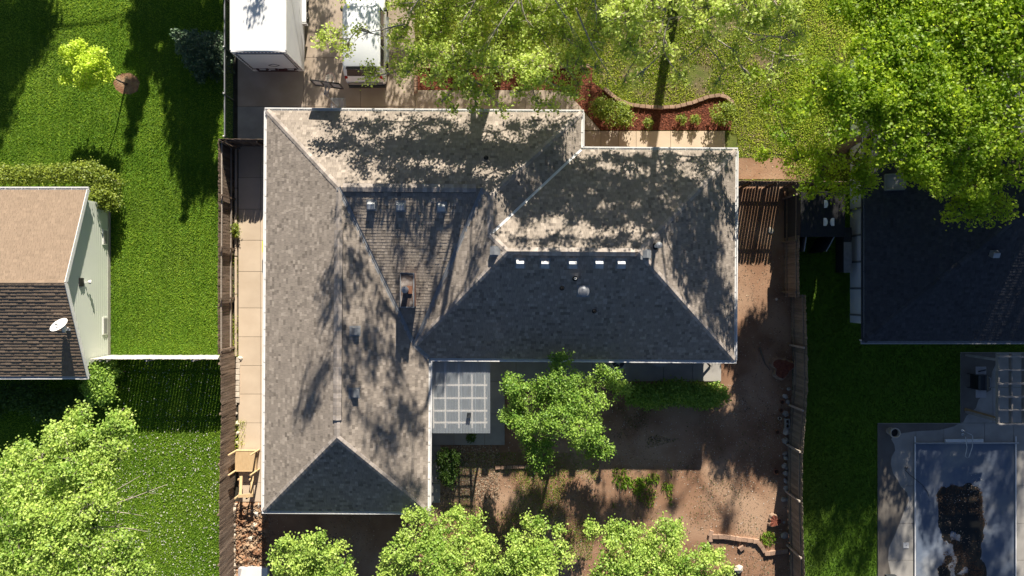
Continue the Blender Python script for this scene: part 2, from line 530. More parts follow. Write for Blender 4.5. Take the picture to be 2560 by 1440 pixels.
def flecks(name, poly, dens, m, label, size=0.03, z=0.012, holes=(), patch=None, cat='litter', tilt=0.5):
    """small flat bits lying on the ground: leaves, petals, bark chips"""
    a = np.array(poly)
    area = (a[:, 0].max() - a[:, 0].min()) * (a[:, 1].max() - a[:, 1].min())
    x, y = scatter(poly, dens * area, holes)
    if patch is not None:
        f = fbm(x, y, patch[0], 7.7)
        k = f + RNG.normal(0, 0.15, len(x)) > patch[1]
        x, y = x[k], y[k]
    n = len(x)
    an = RNG.uniform(0, 2 * np.pi, n)
    s = size * RNG.uniform(0.5, 1.5, n); q = s * RNG.uniform(0.35, 0.8, n)
    c, d = np.cos(an), np.sin(an)
    zz = z + RNG.uniform(0, 0.01, n); tl = RNG.uniform(-tilt, tilt, n) * s
    v = np.zeros((n, 4, 3))
    v[:, 0] = np.stack([x + c * s, y + d * s, zz + np.abs(tl)], 1)
    v[:, 1] = np.stack([x - d * q, y + c * q, zz], 1)
    v[:, 2] = np.stack([x - c * s, y - d * s, zz], 1)
    v[:, 3] = np.stack([x + d * q, y - c * q, zz], 1)
    o = np_mesh(name, v.reshape(-1, 3), np.arange(n * 4).reshape(-1, 4), RNG.uniform(0, 1, n), m)
    return tag(o, label, cat, kind='stuff')


# ------------------------------------------------------------------ foliage
def leaf_cloud(centres, per, spread, size, tone_c, up=0.6, squash=0.8):
    """centres (N,3): returns verts, faces, tones for leaves around each centre"""
    n = len(centres) * per
    c = np.repeat(centres, per, axis=0) + RNG.normal(0, 1, (n, 3)) * np.array([spread, spread, spread * squash])
    nrm = RNG.normal(0, 1, (n, 3)); nrm[:, 2] = np.abs(nrm[:, 2]) + up
    nrm += np.array(TO_SUN) * 0.55
    nrm /= np.linalg.norm(nrm, axis=1)[:, None]
    a = RNG.normal(0, 1, (n, 3))
    u = np.cross(nrm, a); u /= np.linalg.norm(u, axis=1)[:, None]
    w = np.cross(nrm, u)
    s = size * RNG.uniform(0.45, 1.5, n)[:, None]
    v = np.zeros((n, 4, 3))
    v[:, 0] = c + u * s
    v[:, 1] = c + w * s * 0.62 + nrm * s * 0.14
    v[:, 2] = c - u * s * 0.8
    v[:, 3] = c - w * s * 0.62 + nrm * s * 0.14
    t = np.clip(np.repeat(tone_c, per) + RNG.normal(0, 0.2, n), 0, 1)
    return v.reshape(-1, 3), np.arange(n * 4).reshape(-1, 4), t


def lobe_points(lobe, n, shell=0.45):
    x, y, z, r, rz = lobe[:5]
    d = RNG.normal(0, 1, (n, 3)); d /= np.linalg.norm(d, axis=1)[:, None]
    d[:, 2] = np.where(d[:, 2] < -0.35, -d[:, 2], d[:, 2])
    rad = (shell + (1 - shell) * RNG.uniform(0, 1, n) ** 0.6) * RNG.uniform(0.8, 1.12, n)
    return np.array([x, y, z]) + d * rad[:, None] * np.array([r, r, rz])


def curve_pts(p, q, n, sag=0.0, wob=0.0):
    p = Vector(p); q = Vector(q)
    L = (q - p).length
    out = []
    o1 = Vector((random.uniform(-1, 1), random.uniform(-1, 1), random.uniform(-0.5, 0.5))) * wob * L
    for i in range(n + 1):
        t = i / n
        r = p.lerp(q, t) + o1 * math.sin(math.pi * t) + Vector((0, 0, sag * L * math.sin(math.pi * t)))
        out.append(r)
    return out


def tree(name, label, cat, base, trunk_r, fork_z, lobes, lm, bm, clusters=60, per=12, spread=0.22, leaf=0.075,
         group=None, twig_r=0.012, limb_r=None, top=None, shell=0.45, tw=1.0, bare=()):
    """lobes: list of (x,y,z,r,rz). Trunk from the base to a fork, a limb into every lobe, twigs to the leaf clusters"""
    base = Vector(base)
    root = thing(name, label, cat, base, group)
    wood = MB()
    cz = sum(l[2] for l in lobes) / len(lobes)
    mx = sum(l[0] for l in lobes) / len(lobes); my = sum(l[1] for l in lobes) / len(lobes)
    fork = Vector((base.x + (mx - base.x) * 0.12, base.y + (my - base.y) * 0.12, base.z + fork_z))
    tp = curve_pts(base, fork, 5, 0, 0.03)
    wood.tube(tp, [trunk_r * (1.35 if i == 0 else 1.0 - 0.08 * i) for i in range(6)], 9)
    lead_top = Vector((base.x + (mx - base.x) * 0.5, base.y + (my - base.y) * 0.5, top if top else cz))
    lead = curve_pts(fork, lead_top, 5, 0, 0.05)
    lr = limb_r or trunk_r * 0.55
    wood.tube(lead, [trunk_r * 0.62 * (1 - 0.13 * i) for i in range(6)], 7)
    C = []; T = []
    # limbs grow outwards: every lobe joins the nearest wood that is already there
    nodes = [(p, i * 0.3, trunk_r * 0.62 * (1 - 0.13 * i)) for i, p in enumerate(lead)]
    order = sorted(lobes, key=lambda l: min((Vector(l[:3]) - p).length for p in lead))
    for l in order:
        c = Vector(l[:3])
        st = min(nodes, key=lambda q: (q[0] - c).length + 0.30 * q[1] + (1.5 if q[0].z > c.z + 0.4 else 0.0))
        start = st[0]
        k = max(min(st[2] * 0.78, lr * min(1.3, 0.35 + 0.13 * (c - start).length) * min(1.2, 0.4 + l[3] / 2)), twig_r * 2)
        lb = curve_pts(start, c, 6, 0.06, 0.10)
        rr = [max(k * (1 - 0.10 * i), twig_r * 1.6) for i in range(7)]
        wood.tube(lb, rr, 6)
        Lb = (c - start).length
        nodes += [(p, st[1] + Lb * i / 6, rr[i]) for i, p in enumerate(lb) if i > 1]
        dens = l[5] if len(l) > 5 else 1.0
        pts = lobe_points(l, max(6, int(clusters * dens * (l[3] / 1.5) ** 2)), shell if dens > 0.99 else 0.15)
        nb = max(4, len(pts) // 9)
        hubs = [Vector(p) * 0.6 + c * 0.4 for p in pts[:nb]]
        for h in hubs:
            s = lb[random.choice((4, 5, 6))]
            wood.tube(curve_pts(s, h, 3, 0.05, 0.1), [twig_r * 2.6, twig_r * 2.2, twig_r * 1.8, twig_r * 1.3], 4, caps=False)
        for p in pts:
            p = Vector(p)
            h = min(hubs, key=lambda q: (q - p).length_squared)
            wood.tube([h, h.lerp(p, 0.55) + Vector((0, 0, 0.04)), p + (p - h).normalized() * 0.1 * tw], [twig_r * 1.1, twig_r * 0.8, twig_r * 0.4], 3, caps=False)
        tl = RNG.uniform(0.2, 0.7)
        C.append(pts); T.append(np.clip(tl + RNG.normal(0, 0.12, len(pts)), 0, 1))
    for p, q in bare:
        p = Vector(p); q = Vector(q)
        c = curve_pts(p, q, 5, 0.03, 0.08)
        wood.tube(c, [0.045, 0.038, 0.03, 0.022, 0.016, 0.008], 4)
        for k in range(7):
            s = c[random.randint(1, 4)]
            d = (q - p).normalized() * random.uniform(0.4, 0.9) + Vector((random.uniform(-.6, .6), random.uniform(-.6, .6), random.uniform(-.1, .4)))
            wood.tube(curve_pts(s, s + d, 2, 0, 0.12), [0.018, 0.012, 0.005], 3, caps=False)
    wood.build('trunk', bm, root, smooth=True)
    C = np.concatenate(C); T = np.concatenate(T)
    v, f, t = leaf_cloud(C, per, spread, leaf, T)
    np_mesh('crown', v, f, t, lm, root)
    return root


def shrub(name, label, base, lobes, lm, clusters=50, per=14, spread=0.12, leaf=0.05, group=None, cat='shrub', shell=0.6):
    base = Vector(base)
    root = thing(name, label, cat, base, group)
    st = MB()
    C = []; T = []
    for l in lobes:
        pts = lobe_points(l, max(8, int(clusters * l[3] ** 2 * 2.2)), shell)
        C.append(pts); T.append(np.clip(0.5 + RNG.normal(0, 0.18, len(pts)), 0, 1))
        for p in pts[::5]:
            s = Vector((l[0] * 0.6 + base.x * 0.4 if len(lobes) < 3 else l[0], l[1] * 0.6 + base.y * 0.4 if len(lobes) < 3 else l[1], base.z))
            st.tube([s, s.lerp(Vector(p), 0.6) + Vector((0, 0, 0.05)), Vector(p)], [0.014, 0.009, 0.004], 3, caps=False)
    st.build('stem', M['bark'], root)
    C = np.concatenate(C); T = np.concatenate(T)
    v, f, t = leaf_cloud(C, per, spread, leaf, T)
    v[:, 2] = np.maximum(v[:, 2], base.z + 0.01)
    np_mesh('foliage', v, f, t, lm, root)
    return root

# ================================================================== GROUND
pool_hole = [P(2291, 1113), P(2529, 1490)]
hx0, hx1 = pool_hole[0].x, pool_hole[1].x
hy1, hy0 = pool_hole[0].y, pool_hole[1].y
mb = MB(); B = 260.0
for x0, x1, y0, y1 in ((-B, B, hy1, B), (-B, B, -B, hy0), (-B, hx0, hy0, hy1), (hx1, B, hy0, hy1)):
    mb.add([(x0, y0, 0), (x1, y0, 0), (x1, y1, 0), (x0, y1, 0)], [(0, 1, 2, 3)])
tag(mb.build('ground', M['soil_far'], origin=(0, 0, 0)), 'bare earth and grass under the whole neighbourhood', kind='structure')

LAWN_L = [(-700, -500), (583, -500), (583, 1700), (-700, 1700)]
sheet('lawn', LAWN_L, 0.004, M['lawn_base'], 'mown green lawn of the left neighbour')
YARD = [(592, 860), (1830, 860), (1830, 452), (1968, 452), (1980, 900), (1976, 1700), (588, 1700)]
sheet('soil', YARD, 0.004, M['soil'], 'bare brown soil of the back yard')
FRONT = [(1036, -500), (2600, -500), (2600, 452), (1036, 452)]
sheet('lawn', FRONT, 0.004, M['lawn_front'], 'patchy front lawn with bare spots under the trees')
RLAWN = [(1996, 452), (2700, 452), (2700, 1058), (2195, 1058), (2195, 1700), (1985, 1700), (1985, 800)]
sheet('lawn', RLAWN, 0.004, M['lawn_base'], 'shaded dark lawn behind the right fence')
SIDE = [(584, -500), (1036, -500), (1036, 452), (664, 452), (664, 1262), (584, 1262)]
sheet('soil', SIDE, 0.008, M['joint'], 'dark earth under the driveway and side path')

# ---- driveway slabs
drv = thing('driveway', 'brown toned concrete driveway of large slabs', None, P(800, 130))
tag(drv, kind='structure')


def slab(parent, x0, y0, x1, y1, m, h=0.06, gap=0.9):
    a = P(x0 + gap / 2, y0 + gap / 2); b = P(x1 - gap / 2, y1 - gap / 2)
    jit = random.uniform(-0.003, 0.003)
    return piece('slab', 'box', m, parent, ((a.x + b.x) / 2, (a.y + b.y) / 2, h / 2 + jit), (b.x - a.x, a.y - b.y, h))


xs = [595, 760, 902, 1038]
for i in range(3):
    ys = [-330, -165, -10, 145, 267] if i else [-330, -165, -10, 110, 267]
    for j in range(4):
        slab(drv, xs[i], ys[j], xs[i + 1], ys[j + 1], M['concrete'])
for i in range(3):
    slab(drv, xs[i], 267, xs[i + 1], 395 if i else 364, M['concrete'] if i else M['concrete_gray'])
# ---- side path along the fence
path = thing('side_path', 'long pale concrete path between house and left fence', None, P(628, 800))
tag(path, kind='structure')
ys = [364, 444, 523, 601, 679, 770, 842, 914, 985, 1057, 1129, 1206, 1254]
for a, b in zip(ys[:-1], ys[1:]):
    slab(path, 597, a, 652, b, M['concrete_walk'])
    slab(path, 652, a, 690, b, M['concrete_walk'])
# ---- front walk
walk = thing('front_walk', 'concrete front walk of square slabs past the flower beds', None, P(1400, 270))
tag(walk, kind='structure')
xs = [1038, 1107, 1176, 1244, 1313, 1383]
for a, b in zip(xs[:-1], xs[1:]): slab(walk, a, 226, b, 300, M['concrete'])
for poly in ([(1384, 226), (1420, 235), (1446, 262), (1384, 300)], [(1447, 263), (1466, 288), (1500, 326), (1448, 326)], [(1384, 301), (1446, 263), (1446, 326), (1384, 326)]):
    mbp = MB(); mbp.prism(px_poly(poly), 0.0, 0.06)
    mbp.build('slab', M['concrete'], walk)
xs = [1440, 1502, 1546, 1590, 1676, 1770, 1812]
for a, b in zip(xs[:-1], xs[1:]): slab(walk, a, 328, b, 392, M['concrete'] if a < 1530 else M['concrete_walk'])
# ---- back patio
pat = thing('patio', 'shaded concrete patio and walk behind the house', None, P(1250, 1000))
tag(pat, kind='structure')
for a in (1060, 1135, 1212, 1290, 1390, 1480, 1560, 1658, 1730):
    nx = {1060: 1135, 1135: 1212, 1212: 1290, 1290: 1390, 1390: 1480, 1480: 1560, 1560: 1658, 1658: 1730, 1730: 1802}[a]
    slab(pat, a, 872, nx, 953, M['concrete_gray'], 0.08)
for a, b in ((1060, 1135), (1135, 1212), (1212, 1262)):
    slab(pat, a, 953, b, 1034, M['concrete_gray'], 0.08); slab(pat, a, 1034, b, 1112, M['concrete_gray'], 0.08)
for a, b in ((1112, 1208), (1208, 1256)):
    slab(pat, 1062, a, 1101, b, M['concrete_gray'], 0.08)
# ---- pool deck
deck = thing('pool_deck', 'grey concrete deck around the covered pool', None, P(2240, 1250))
tag(deck, kind='structure')
for y0, y1 in ((1057, 1214), (1214, 1308), (1308, 1400), (1400, 1500)):
    slab(deck, 2193, y0, 2288, y1, M['concrete_gray']); slab(deck, 2532, y0, 2640, y1, M['concrete_gray'])
for x0, x1 in ((2288, 2358), (2358, 2460), (2460, 2532)):
    slab(deck, x0, 1057, x1, 1111, M['concrete_gray'])
for x0, x1 in ((2400, 2480), (2480, 2560), (2560, 2640)):
    slab(deck, x0, 880, x1, 968, M['concrete_gray']); slab(deck, x0, 968, x1, 1057, M['concrete_gray'])


def stain(pts, label):
    w = px_poly(pts, 0.07)
    o = MB().add([(x, y, 0.0685) for x, y in w], [tuple(range(len(w)))]).build('wet_stain', M['wet_concrete'])
    if o.data.polygons[0].normal.z < 0: o.data.flip_normals()
    tag(o, label, 'stain', kind='structure')


stain([(2195, 1059), (2330, 1059), (2395, 1060), (2385, 1066), (2350, 1075), (2290, 1078), (2250, 1084), (2232, 1090), (2228, 1098), (2236, 1112), (2238, 1126), (2229, 1142),
       (2227, 1160), (2233, 1185), (2244, 1200), (2252, 1216), (2268, 1232), (2272, 1252), (2262, 1275), (2248, 1310), (2236, 1340), (2222, 1370), (2220, 1400), (2228, 1440), (2195, 1440)],
      'dark damp stain along the left edge of the pool deck')
stain([(2402, 882), (2490, 882), (2495, 900), (2480, 930), (2478, 975), (2460, 985), (2446, 1000), (2440, 1020), (2416, 1040), (2408, 1056), (2402, 1056)],
      'dark damp stain under the grill')

# ---- kerb strip between fence and side path
kerb = thing('kerb', 'narrow pale concrete kerb strip beside the left fence', None, P(592, 720)); tag(kerb, kind='structure')
for a, b in ((372, 470), (471, 560), (561, 640), (642, 735), (736, 812), (813, 890)):
    p = P(591.5, a); q = P(591.5, b)
    piece('kerb_stone', 'box', M['concrete_walk'], kerb, (p.x, (p.y + q.y) / 2, 0.06), (0.11, p.y - q.y - 0.015, 0.12))

# ---- rough soil behind the path
ROUGH = [(588, 1254), (668, 1254), (668, 1290), (672, 1460), (588, 1460)]
w = px_poly(ROUGH)
nx, ny = 70, 190
gx = np.linspace(w[0][0], w[1][0] + 0.1, nx); gy = np.linspace(w[3][1], w[0][1], ny)
vv = []; ff = []
for j in range(ny):
    for i in range(nx):
        e = min(i, nx - 1 - i, j, ny - 1 - j) / 5.0
        z = 0.01 + min(1, e) * (0.12 + 0.14 * mnoise.noise(Vector((gx[i] * 1.7, gy[j] * 1.7, 0))) + 0.10 * mnoise.noise(Vector((gx[i] * 5, gy[j] * 5, 2))) + 0.09 * mnoise.noise(Vector((gx[i] * 11, gy[j] * 11, 5))) + 0.06 * mnoise.noise(Vector((gx[i] * 23, gy[j] * 23, 8))))
        vv.append((gx[i], gy[j], max(z, 0.006)))
for j in range(ny - 1):
    for i in range(nx - 1):
        ff.append((j * nx + i, j * nx + i + 1, (j + 1) * nx + i + 1, (j + 1) * nx + i))
o = np_mesh('soil_heap', np.array(vv), np.array(ff), np.full(len(ff), 0.5), M['rough_soil'], origin=tuple(P(628, 1350)), smooth=True)
tag(o, 'heaped rough reddish soil at the end of the side path', kind='structure')

flecks('soil_clods', px_poly(ROUGH), 60, M['litter'], 'clods and stones on the heaped soil', 0.05, 0.16, cat='clods', tilt=0.9)
# ---- mulch beds
BED1 = [(1040, 170), (1480, 170), (1480, 205), (1440, 232), (1418, 233), (1380, 225), (1040, 225)]
BED2 = [(1420, 236), (1480, 205), (1512, 228), (1560, 258), (1620, 268), (1700, 263), (1770, 243), (1812, 243), (1834, 262), (1826, 326), (1502, 326), (1468, 286)]
for i, (bp, lb) in enumerate(((BED1, 'red wood mulch bed beneath the big front tree'), (BED2, 'red wood mulch bed with low shrubs by the front walk'))):
    sheet('mulch_bed', bp, 0.02, M['mulch'], lb)
    flecks('mulch_chips', px_poly(bp), 420, M['mulch_chip'], 'loose red chips on the ' + ('bed under the big front tree' if i == 0 else 'bed by the front walk'), 0.035, 0.028, cat='mulch', tilt=0.9)
SBED = [(1842, 395), (1990, 395), (1990, 448), (1842, 448)]
sheet('soil', SBED, 0.02, M['soil'], 'bare brown strip before the right side gate')
MULR = [(283, 208), (290, 192), (305, 184), (325, 182), (342, 192), (350, 208), (344, 228), (328, 236), (305, 234), (290, 224)]
sheet('mulch_ring', MULR, 0.012, M['rough_soil'], 'pale straw ring round the young lawn tree')

# ---- grass and litter
lawn_poly = px_poly([(-60, -60), (582, -60), (582, 1500), (-60, 1500)])
house_l = px_poly([(-60, 500), (276, 500), (276, 890), (-60, 890)])
blades('grass', lawn_poly, 620, M['grass_blade'], 'short mown grass of the left lawn', 0.06, 0.024, holes=[house_l, px_poly(MULR)], mow=0.35)
front_poly = px_poly([(1036, -60), (2160, -60), (2160, 450), (1850, 450), (1850, 340), (1815, 330), (1036, 160)])
bedh = [px_poly(BED1), px_poly(BED2), px_poly(SBED), px_poly([(1440, 326), (1815, 326), (1815, 400), (1440, 400)])]
blades('grass', px_poly([(1036, -60), (2160, -60), (2160, 450), (1843, 450), (1843, 340), (1818, 330), (1500, 330), (1500, 222), (1036, 222)]), 520, M['grass_dry'], 'uneven dry green grass of the front lawn', 0.08, 0.022, holes=bedh, patch=(0.55, -0.25))
blades('grass', px_poly([(1900, -60), (2160, -60), (2160, 450), (1960, 450), (1930, 250)]), 260, M['grass_blade'], 'lusher grass at the right of the front lawn', 0.09, 0.028)
deckh = px_poly([(2193, 1055), (2640, 1055), (2640, 1500), (2193, 1500)])
patioh = px_poly([(2398, 878), (2640, 878), (2640, 1060), (2398, 1060)])
houser = px_poly([(2120, 300), (2700, 300), (2700, 810), (2120, 810)])
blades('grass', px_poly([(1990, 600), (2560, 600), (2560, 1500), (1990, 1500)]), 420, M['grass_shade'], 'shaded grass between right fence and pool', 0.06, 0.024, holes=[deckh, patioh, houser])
yard_px = [(1105, 1115), (1970, 960), (1975, 1500), (670, 1500), (670, 1290), (1080, 1290)]
blades('grass', px_poly([(1105, 1130), (1500, 1130), (1480, 1400), (1060, 1400)]), 480, M['grass_blade'], 'thin shaded grass in the back yard', 0.05, 0.022, patch=(0.4, -0.12, 1.3))
blades('grass', px_poly([(1530, 1170), (1680, 1170), (1680, 1270), (1530, 1270)]), 420, M['grass_blade'], 'weedy green tufts on the bare soil', 0.10, 0.028, patch=(1.1, 0.12, 5.3))
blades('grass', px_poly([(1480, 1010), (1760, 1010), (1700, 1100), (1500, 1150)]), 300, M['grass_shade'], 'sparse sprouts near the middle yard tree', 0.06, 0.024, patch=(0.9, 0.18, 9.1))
for i, (cx, cy, r) in enumerate(((1920, 1345, 22), (1560, 1205, 22), (1595, 1210, 20), (1633, 1195, 18), (1668, 1215, 16), (1592, 1230, 12))):
    ring = [(cx + r * math.cos(a), cy + 0.8 * r * math.sin(a)) for a in np.linspace(0, 2 * math.pi, 10)[:-1]]
    blades('weed_clump', px_poly(ring), 330, M['grass_blade'], ['green weed clump beside the curved brick edging', 'leftmost weed clump on the bare yard soil', 'weed clump second from left on the yard soil', 'rounded weed clump in the middle of the soil', 'rightmost weed clump on the bare soil', 'lowest tiny weed clump on the yard soil'][i], 0.16, 0.03, lean=0.16, cat='weeds')
blades('weeds', px_poly([(584, 540), (596, 540), (596, 890), (584, 890)]), 500, M['grass_dry'], 'weeds along the kerb strip by the left fence', 0.16, 0.02, patch=(0.8, 0.0), lean=0.12, cat='weeds')
blades('weeds', px_poly([(590, 1050), (618, 1050), (612, 1125), (588, 1125)]), 420, M['grass_dry'], 'dry weeds beside the wooden bench', 0.16, 0.02, patch=(1.2, 0.05), lean=0.15, cat='weeds')
flecks('leaf_litter', px_poly([(1835, 640), (1975, 640), (1978, 1500), (1835, 1500)]), 50, M['litter'], 'scattered dry leaves along the right fence', 0.028)
flecks('leaf_litter', px_poly(yard_px), 70, M['litter'], 'dry leaves strewn over the back yard soil', 0.03, patch=(0.5, 0.0))
flecks('pebbles', px_poly([(1270, 960), (1975, 960), (1975, 1500), (1270, 1500)]), 14, M['petal'], 'tiny pale pebbles and petals on the bare soil', 0.02)
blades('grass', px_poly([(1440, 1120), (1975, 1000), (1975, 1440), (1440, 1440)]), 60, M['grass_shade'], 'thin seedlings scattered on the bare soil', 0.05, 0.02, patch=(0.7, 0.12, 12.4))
flecks('leaf_litter', px_poly([(1104, 1114), (1250, 1114), (1250, 1250), (1104, 1250)]), 330, M['litter'], 'thick dead leaves by the covered patio', 0.04)
flecks('fallen_petals', px_poly([(250, 1085), (546, 1085), (546, 1460), (250, 1460)]), 26, M['petal'], 'white petals strewn over the lower left lawn', 0.032, 0.06)
flecks('fallen_petals', px_poly([(300, 910), (546, 910), (546, 1085), (300, 1085)]), 12, M['petal'], 'petals in the shade of the cross fence', 0.03, 0.05)
flecks('leaf_litter', px_poly([(1840, 330), (2130, 330), (2130, 450), (1840, 450)]), 70, M['litter'], 'leaves and chips before the side gate', 0.035)
flecks('leaf_litter', px_poly([(1500, -20), (2000, -20), (1950, 330), (1850, 240), (1500, 210)]), 40, M['litter'], 'pale dry bits in the front lawn', 0.035, 0.05)

# ================================================================== MAIN HOUSE
ZE = 2.75
HOUSE_O = P(1250, 720, 0)
house = thing('house', 'L shaped ranch house with grey brown hip shingle roof', 'house', HOUSE_O, rz=-0.0070)
KE = (CAM_H - ZE) / FPX
TP = 0.455                                            # roof pitch


def RV(u, v, h=0.0):
    """roof point: eave-plane photo pixel and height in pixel units"""
    return Vector(((u - 1280.0) * KE, (720.0 - v) * KE, ZE + h * KE * TP))


A = RV(665, 281); A1 = RV(869, 485, 204); Bq = RV(1450, 281); Bc = RV(1450, 373)
T_ = RV(1228.25, 502.75, 221.75); N2 = RV(1210.5, 485, 204); V1 = RV(1228.25, 594.75, 221.75)
Wr = RV(1268, 634.5, 261.5); W2 = RV(1574.5, 634.5, 261.5); X_ = RV(1039.75, 862.75, 33.25)
D_ = RV(1836, 373); E_ = RV(1836, 896); F_ = RV(1073, 896); G_ = RV(1073, 1280); H_ = RV(665, 1280); L2 = RV(869, 1076, 204)
FACES = {
    'north': ([A, Bq, T_, N2, A1], [[A, Bq, N2, A1], [Bq, T_, N2]]),
    'inner_east': ([Bq, Bc, V1, T_], [[Bq, Bc, V1, T_]]),
    'inner_west': ([T_, V1, Wr, X_, N2], [[N2, T_, V1], [N2, V1, X_], [V1, Wr, X_]]),
    'triangle': ([A1, N2, X_], [[A1, N2, X_]]),
    'left_inner': ([A1, X_, F_, G_, L2], [[A1, X_, L2], [X_, F_, G_, L2]]),
    'left_outer': ([A, A1, L2, H_], [[A, A1, L2, H_]]),
    'hip_end': ([L2, G_, H_], [[L2, G_, H_]]),
    'right_north': ([Bc, D_, W2, Wr, V1], [[Bc, D_, W2, Wr, V1]]),
    'right_end': ([D_, E_, W2], [[D_, E_, W2]]),
    'right_south': ([F_, X_, Wr, W2, E_], [[F_, X_, Wr, W2, E_]]),
}


def frame_of(pts):
    n = Vector((0, 0, 0))
    for i in range(len(pts)):
        n += pts[i].cross(pts[(i + 1) % len(pts)])
    n.normalize()
    if n.z < 0: n = -n
    s = (Vector((0, 0, 1)) - n * n.z).normalized()
    e = s.cross(n).normalized()
    return e, s, n


def clip_convex(poly, conv):
    """Sutherland-Hodgman; conv counter-clockwise"""
    out = poly
    n = len(conv)
    for i in range(n):
        ax, ay = conv[i]; bx, by = conv[(i + 1) % n]
        inp = out; out = []
        if not inp: break
        def side(p): return (bx - ax) * (p[1] - ay) - (by - ay) * (p[0] - ax)
        for j in range(len(inp)):
            p = inp[j]; q = inp[(j + 1) % len(inp)]
            sp, sq = side(p), side(q)
            if sp >= 0: out.append(p)
            if (sp >= 0) != (sq >= 0):
                t = sp / (sp - sq)
                out.append((p[0] + (q[0] - p[0]) * t, p[1] + (q[1] - p[1]) * t))
    return out


def shingle_face(pieces, allpts, mb, keep, exposure=0.143, w0=0.09, w1=0.24, thick=0.0075, lift=0.015, rag=(0.75, 1.0, 1.7)):
    e, s, n = frame_of(allpts)
    d = allpts[0].dot(n) + lift
    P2 = [[(p.dot(e), p.dot(s)) for p in pc] for pc in pieces]
    for k, pc in enumerate(P2):
        a = sum(pc[i][0] * pc[(i + 1) % len(pc)][1] - pc[(i + 1) % len(pc)][0] * pc[i][1] for i in range(len(pc)))
        if a < 0: P2[k] = pc[::-1]
    bmin = min(p[1] for pc in P2 for p in pc); bmax = max(p[1] for pc in P2 for p in pc)
    amin = min(p[0] for pc in P2 for p in pc); amax = max(p[0] for pc in P2 for p in pc)
    b = bmin - 0.02
    while b < bmax:
        a = amin - random.uniform(0, 0.3)
        b1 = b + exposure
        while a < amax:
            wd = random.uniform(w0, w1)
            th = thick * random.choice(rag)
            r = random.random()
            tone = random.uniform(0.35, 0.6) if r < 0.7 else (random.uniform(0.62, 1.0) if r < 0.88 else random.uniform(0.0, 0.3))
            quad = [(a + 0.003, b), (a + wd - 0.003, b), (a + wd - 0.003, b1), (a + 0.003, b1)]
            for pc in P2:
                cl = clip_convex(quad, pc)
                if len(cl) < 3: continue
                ar = abs(sum(cl[i][0] * cl[(i + 1) % len(cl)][1] - cl[(i + 1) % len(cl)][0] * cl[i][1] for i in range(len(cl)))) / 2
                if ar < 1e-4: continue
                vs = []
                for (x, y) in cl:
                    t = (y - b) / exposure
                    vs.append(e * x + s * y + n * (d + th * (1 - t) + 0.001))
                m = len(cl)
                fs = [tuple(range(m))]
                for i in range(m):
                    j = (i + 1) % m
                    if abs(cl[i][1] - b) < 1e-5 and abs(cl[j][1] - b) < 1e-5:
                        q = len(vs)
                        vs += [e * cl[i][0] + s * b + n * (d - lift * 0.5), e * cl[j][0] + s * b + n * (d - lift * 0.5)]
                        fs.append((j, i, q, q + 1))
                    elif abs(cl[i][0] - cl[j][0]) < 1e-5:
                        q = len(vs)
                        vs += [e * cl[i][0] + s * cl[i][1] + n * (d - lift * 0.5), e * cl[j][0] + s * cl[j][1] + n * (d - lift * 0.5)]
                        fs.append((j, i, q, q + 1))
                if ar > 0.985 * (wd - 0.006) * exposure and wd > 0.21 and keep is not None:
                    keep.append((wd, vs, fs, tone))
                else:
                    mb.add(vs, fs, tone)
            a += wd
        b = b1


def roof_of(root, faces, m_stuff, m_piece, n_pieces=300, fix=None, **kw):
    """shingles of all faces: the widest ones are parts, the rest one part"""
    mb = MB(); keep = []
    for nm, (allp, pcs) in faces.items():
        kk = dict(kw)
        if fix and nm in fix: kk.update(fix[nm])
        shingle_face(pcs, allp, mb, keep, **kk)
    keep.sort(key=lambda q: -q[0])
    for wd, vs, fs, tone in keep[n_pieces:]: mb.add(vs, fs, tone)
    tag(mb.build('shingles', m_stuff, root), kind='stuff')
    for wd, vs, fs, tone in keep[:n_pieces]:
        MB().add(vs, fs, tone).build('shingle', m_piece, root)


dk = MB()
for nm, (allp, pcs) in FACES.items():
    for pc in pcs: dk.add(pc, [tuple(range(len(pc)))])
roof = dk.build('roof', M['roof_deck'], house)
roof_of(house, FACES, M['shingle'], M['shingle_piece'], 300)

# ---- ridge and hip caps (shared meshes)


def cap_mesh(hw, drop, ln, m):
    me = bpy.data.meshes.new('ridge_cap')
    t = 0.018
    vs = []
    for x in (-ln / 2, ln / 2):
        lift = 0.012 if x < 0 else 0.0
        vs += [(x, -hw, -drop + lift), (x, 0, 0.0 + lift), (x, hw, -drop + lift), (x, -hw, -drop - t), (x, hw, -drop - t)]
    fs = [(0, 5, 6, 1), (1, 6, 7, 2), (0, 1, 2, 4, 3), (5, 8, 9, 7, 6), (0, 3, 8, 5), (2, 7, 9, 4)]
    me.from_pydata(vs, [], fs); me.materials.append(m)
    return me


def caps(root, p, q, slope, lift=0.035, hw=0.135, sp=0.27, m=None):
    d = q - p; L = d.length
    n = max(1, int(L / sp)); ln = L / n
    key = ('cap', round(hw, 3), round(slope, 2), round(ln, 2))
    if key not in _UNIT: _UNIT[key] = cap_mesh(hw, hw * slope, ln * 1.05, m or M['cap_shingle'])
    mtx = Matrix.Identity(3)
    x = d.normalized(); y = Vector((0, 0, 1)).cross(x).normalized(); z = x.cross(y)
    rot = Matrix((x, y, z)).transposed().to_euler()
    for i in range(n):
        c = p + d * ((i + 0.5) / n) + z * lift
        o = bpy.data.objects.new('ridge_cap', _UNIT[key]); COL.objects.link(o)
        o.parent = root; o.location = c - _o(root); o.rotation_euler = rot


S45 = TP * 0.707
for p, q in ((A, A1), (Bq, T_), (N2, T_), (X_, Wr), (V1, Wr), (D_, W2), (E_, W2), (H_, L2), (G_, L2)):
    caps(house, p, q, S45)


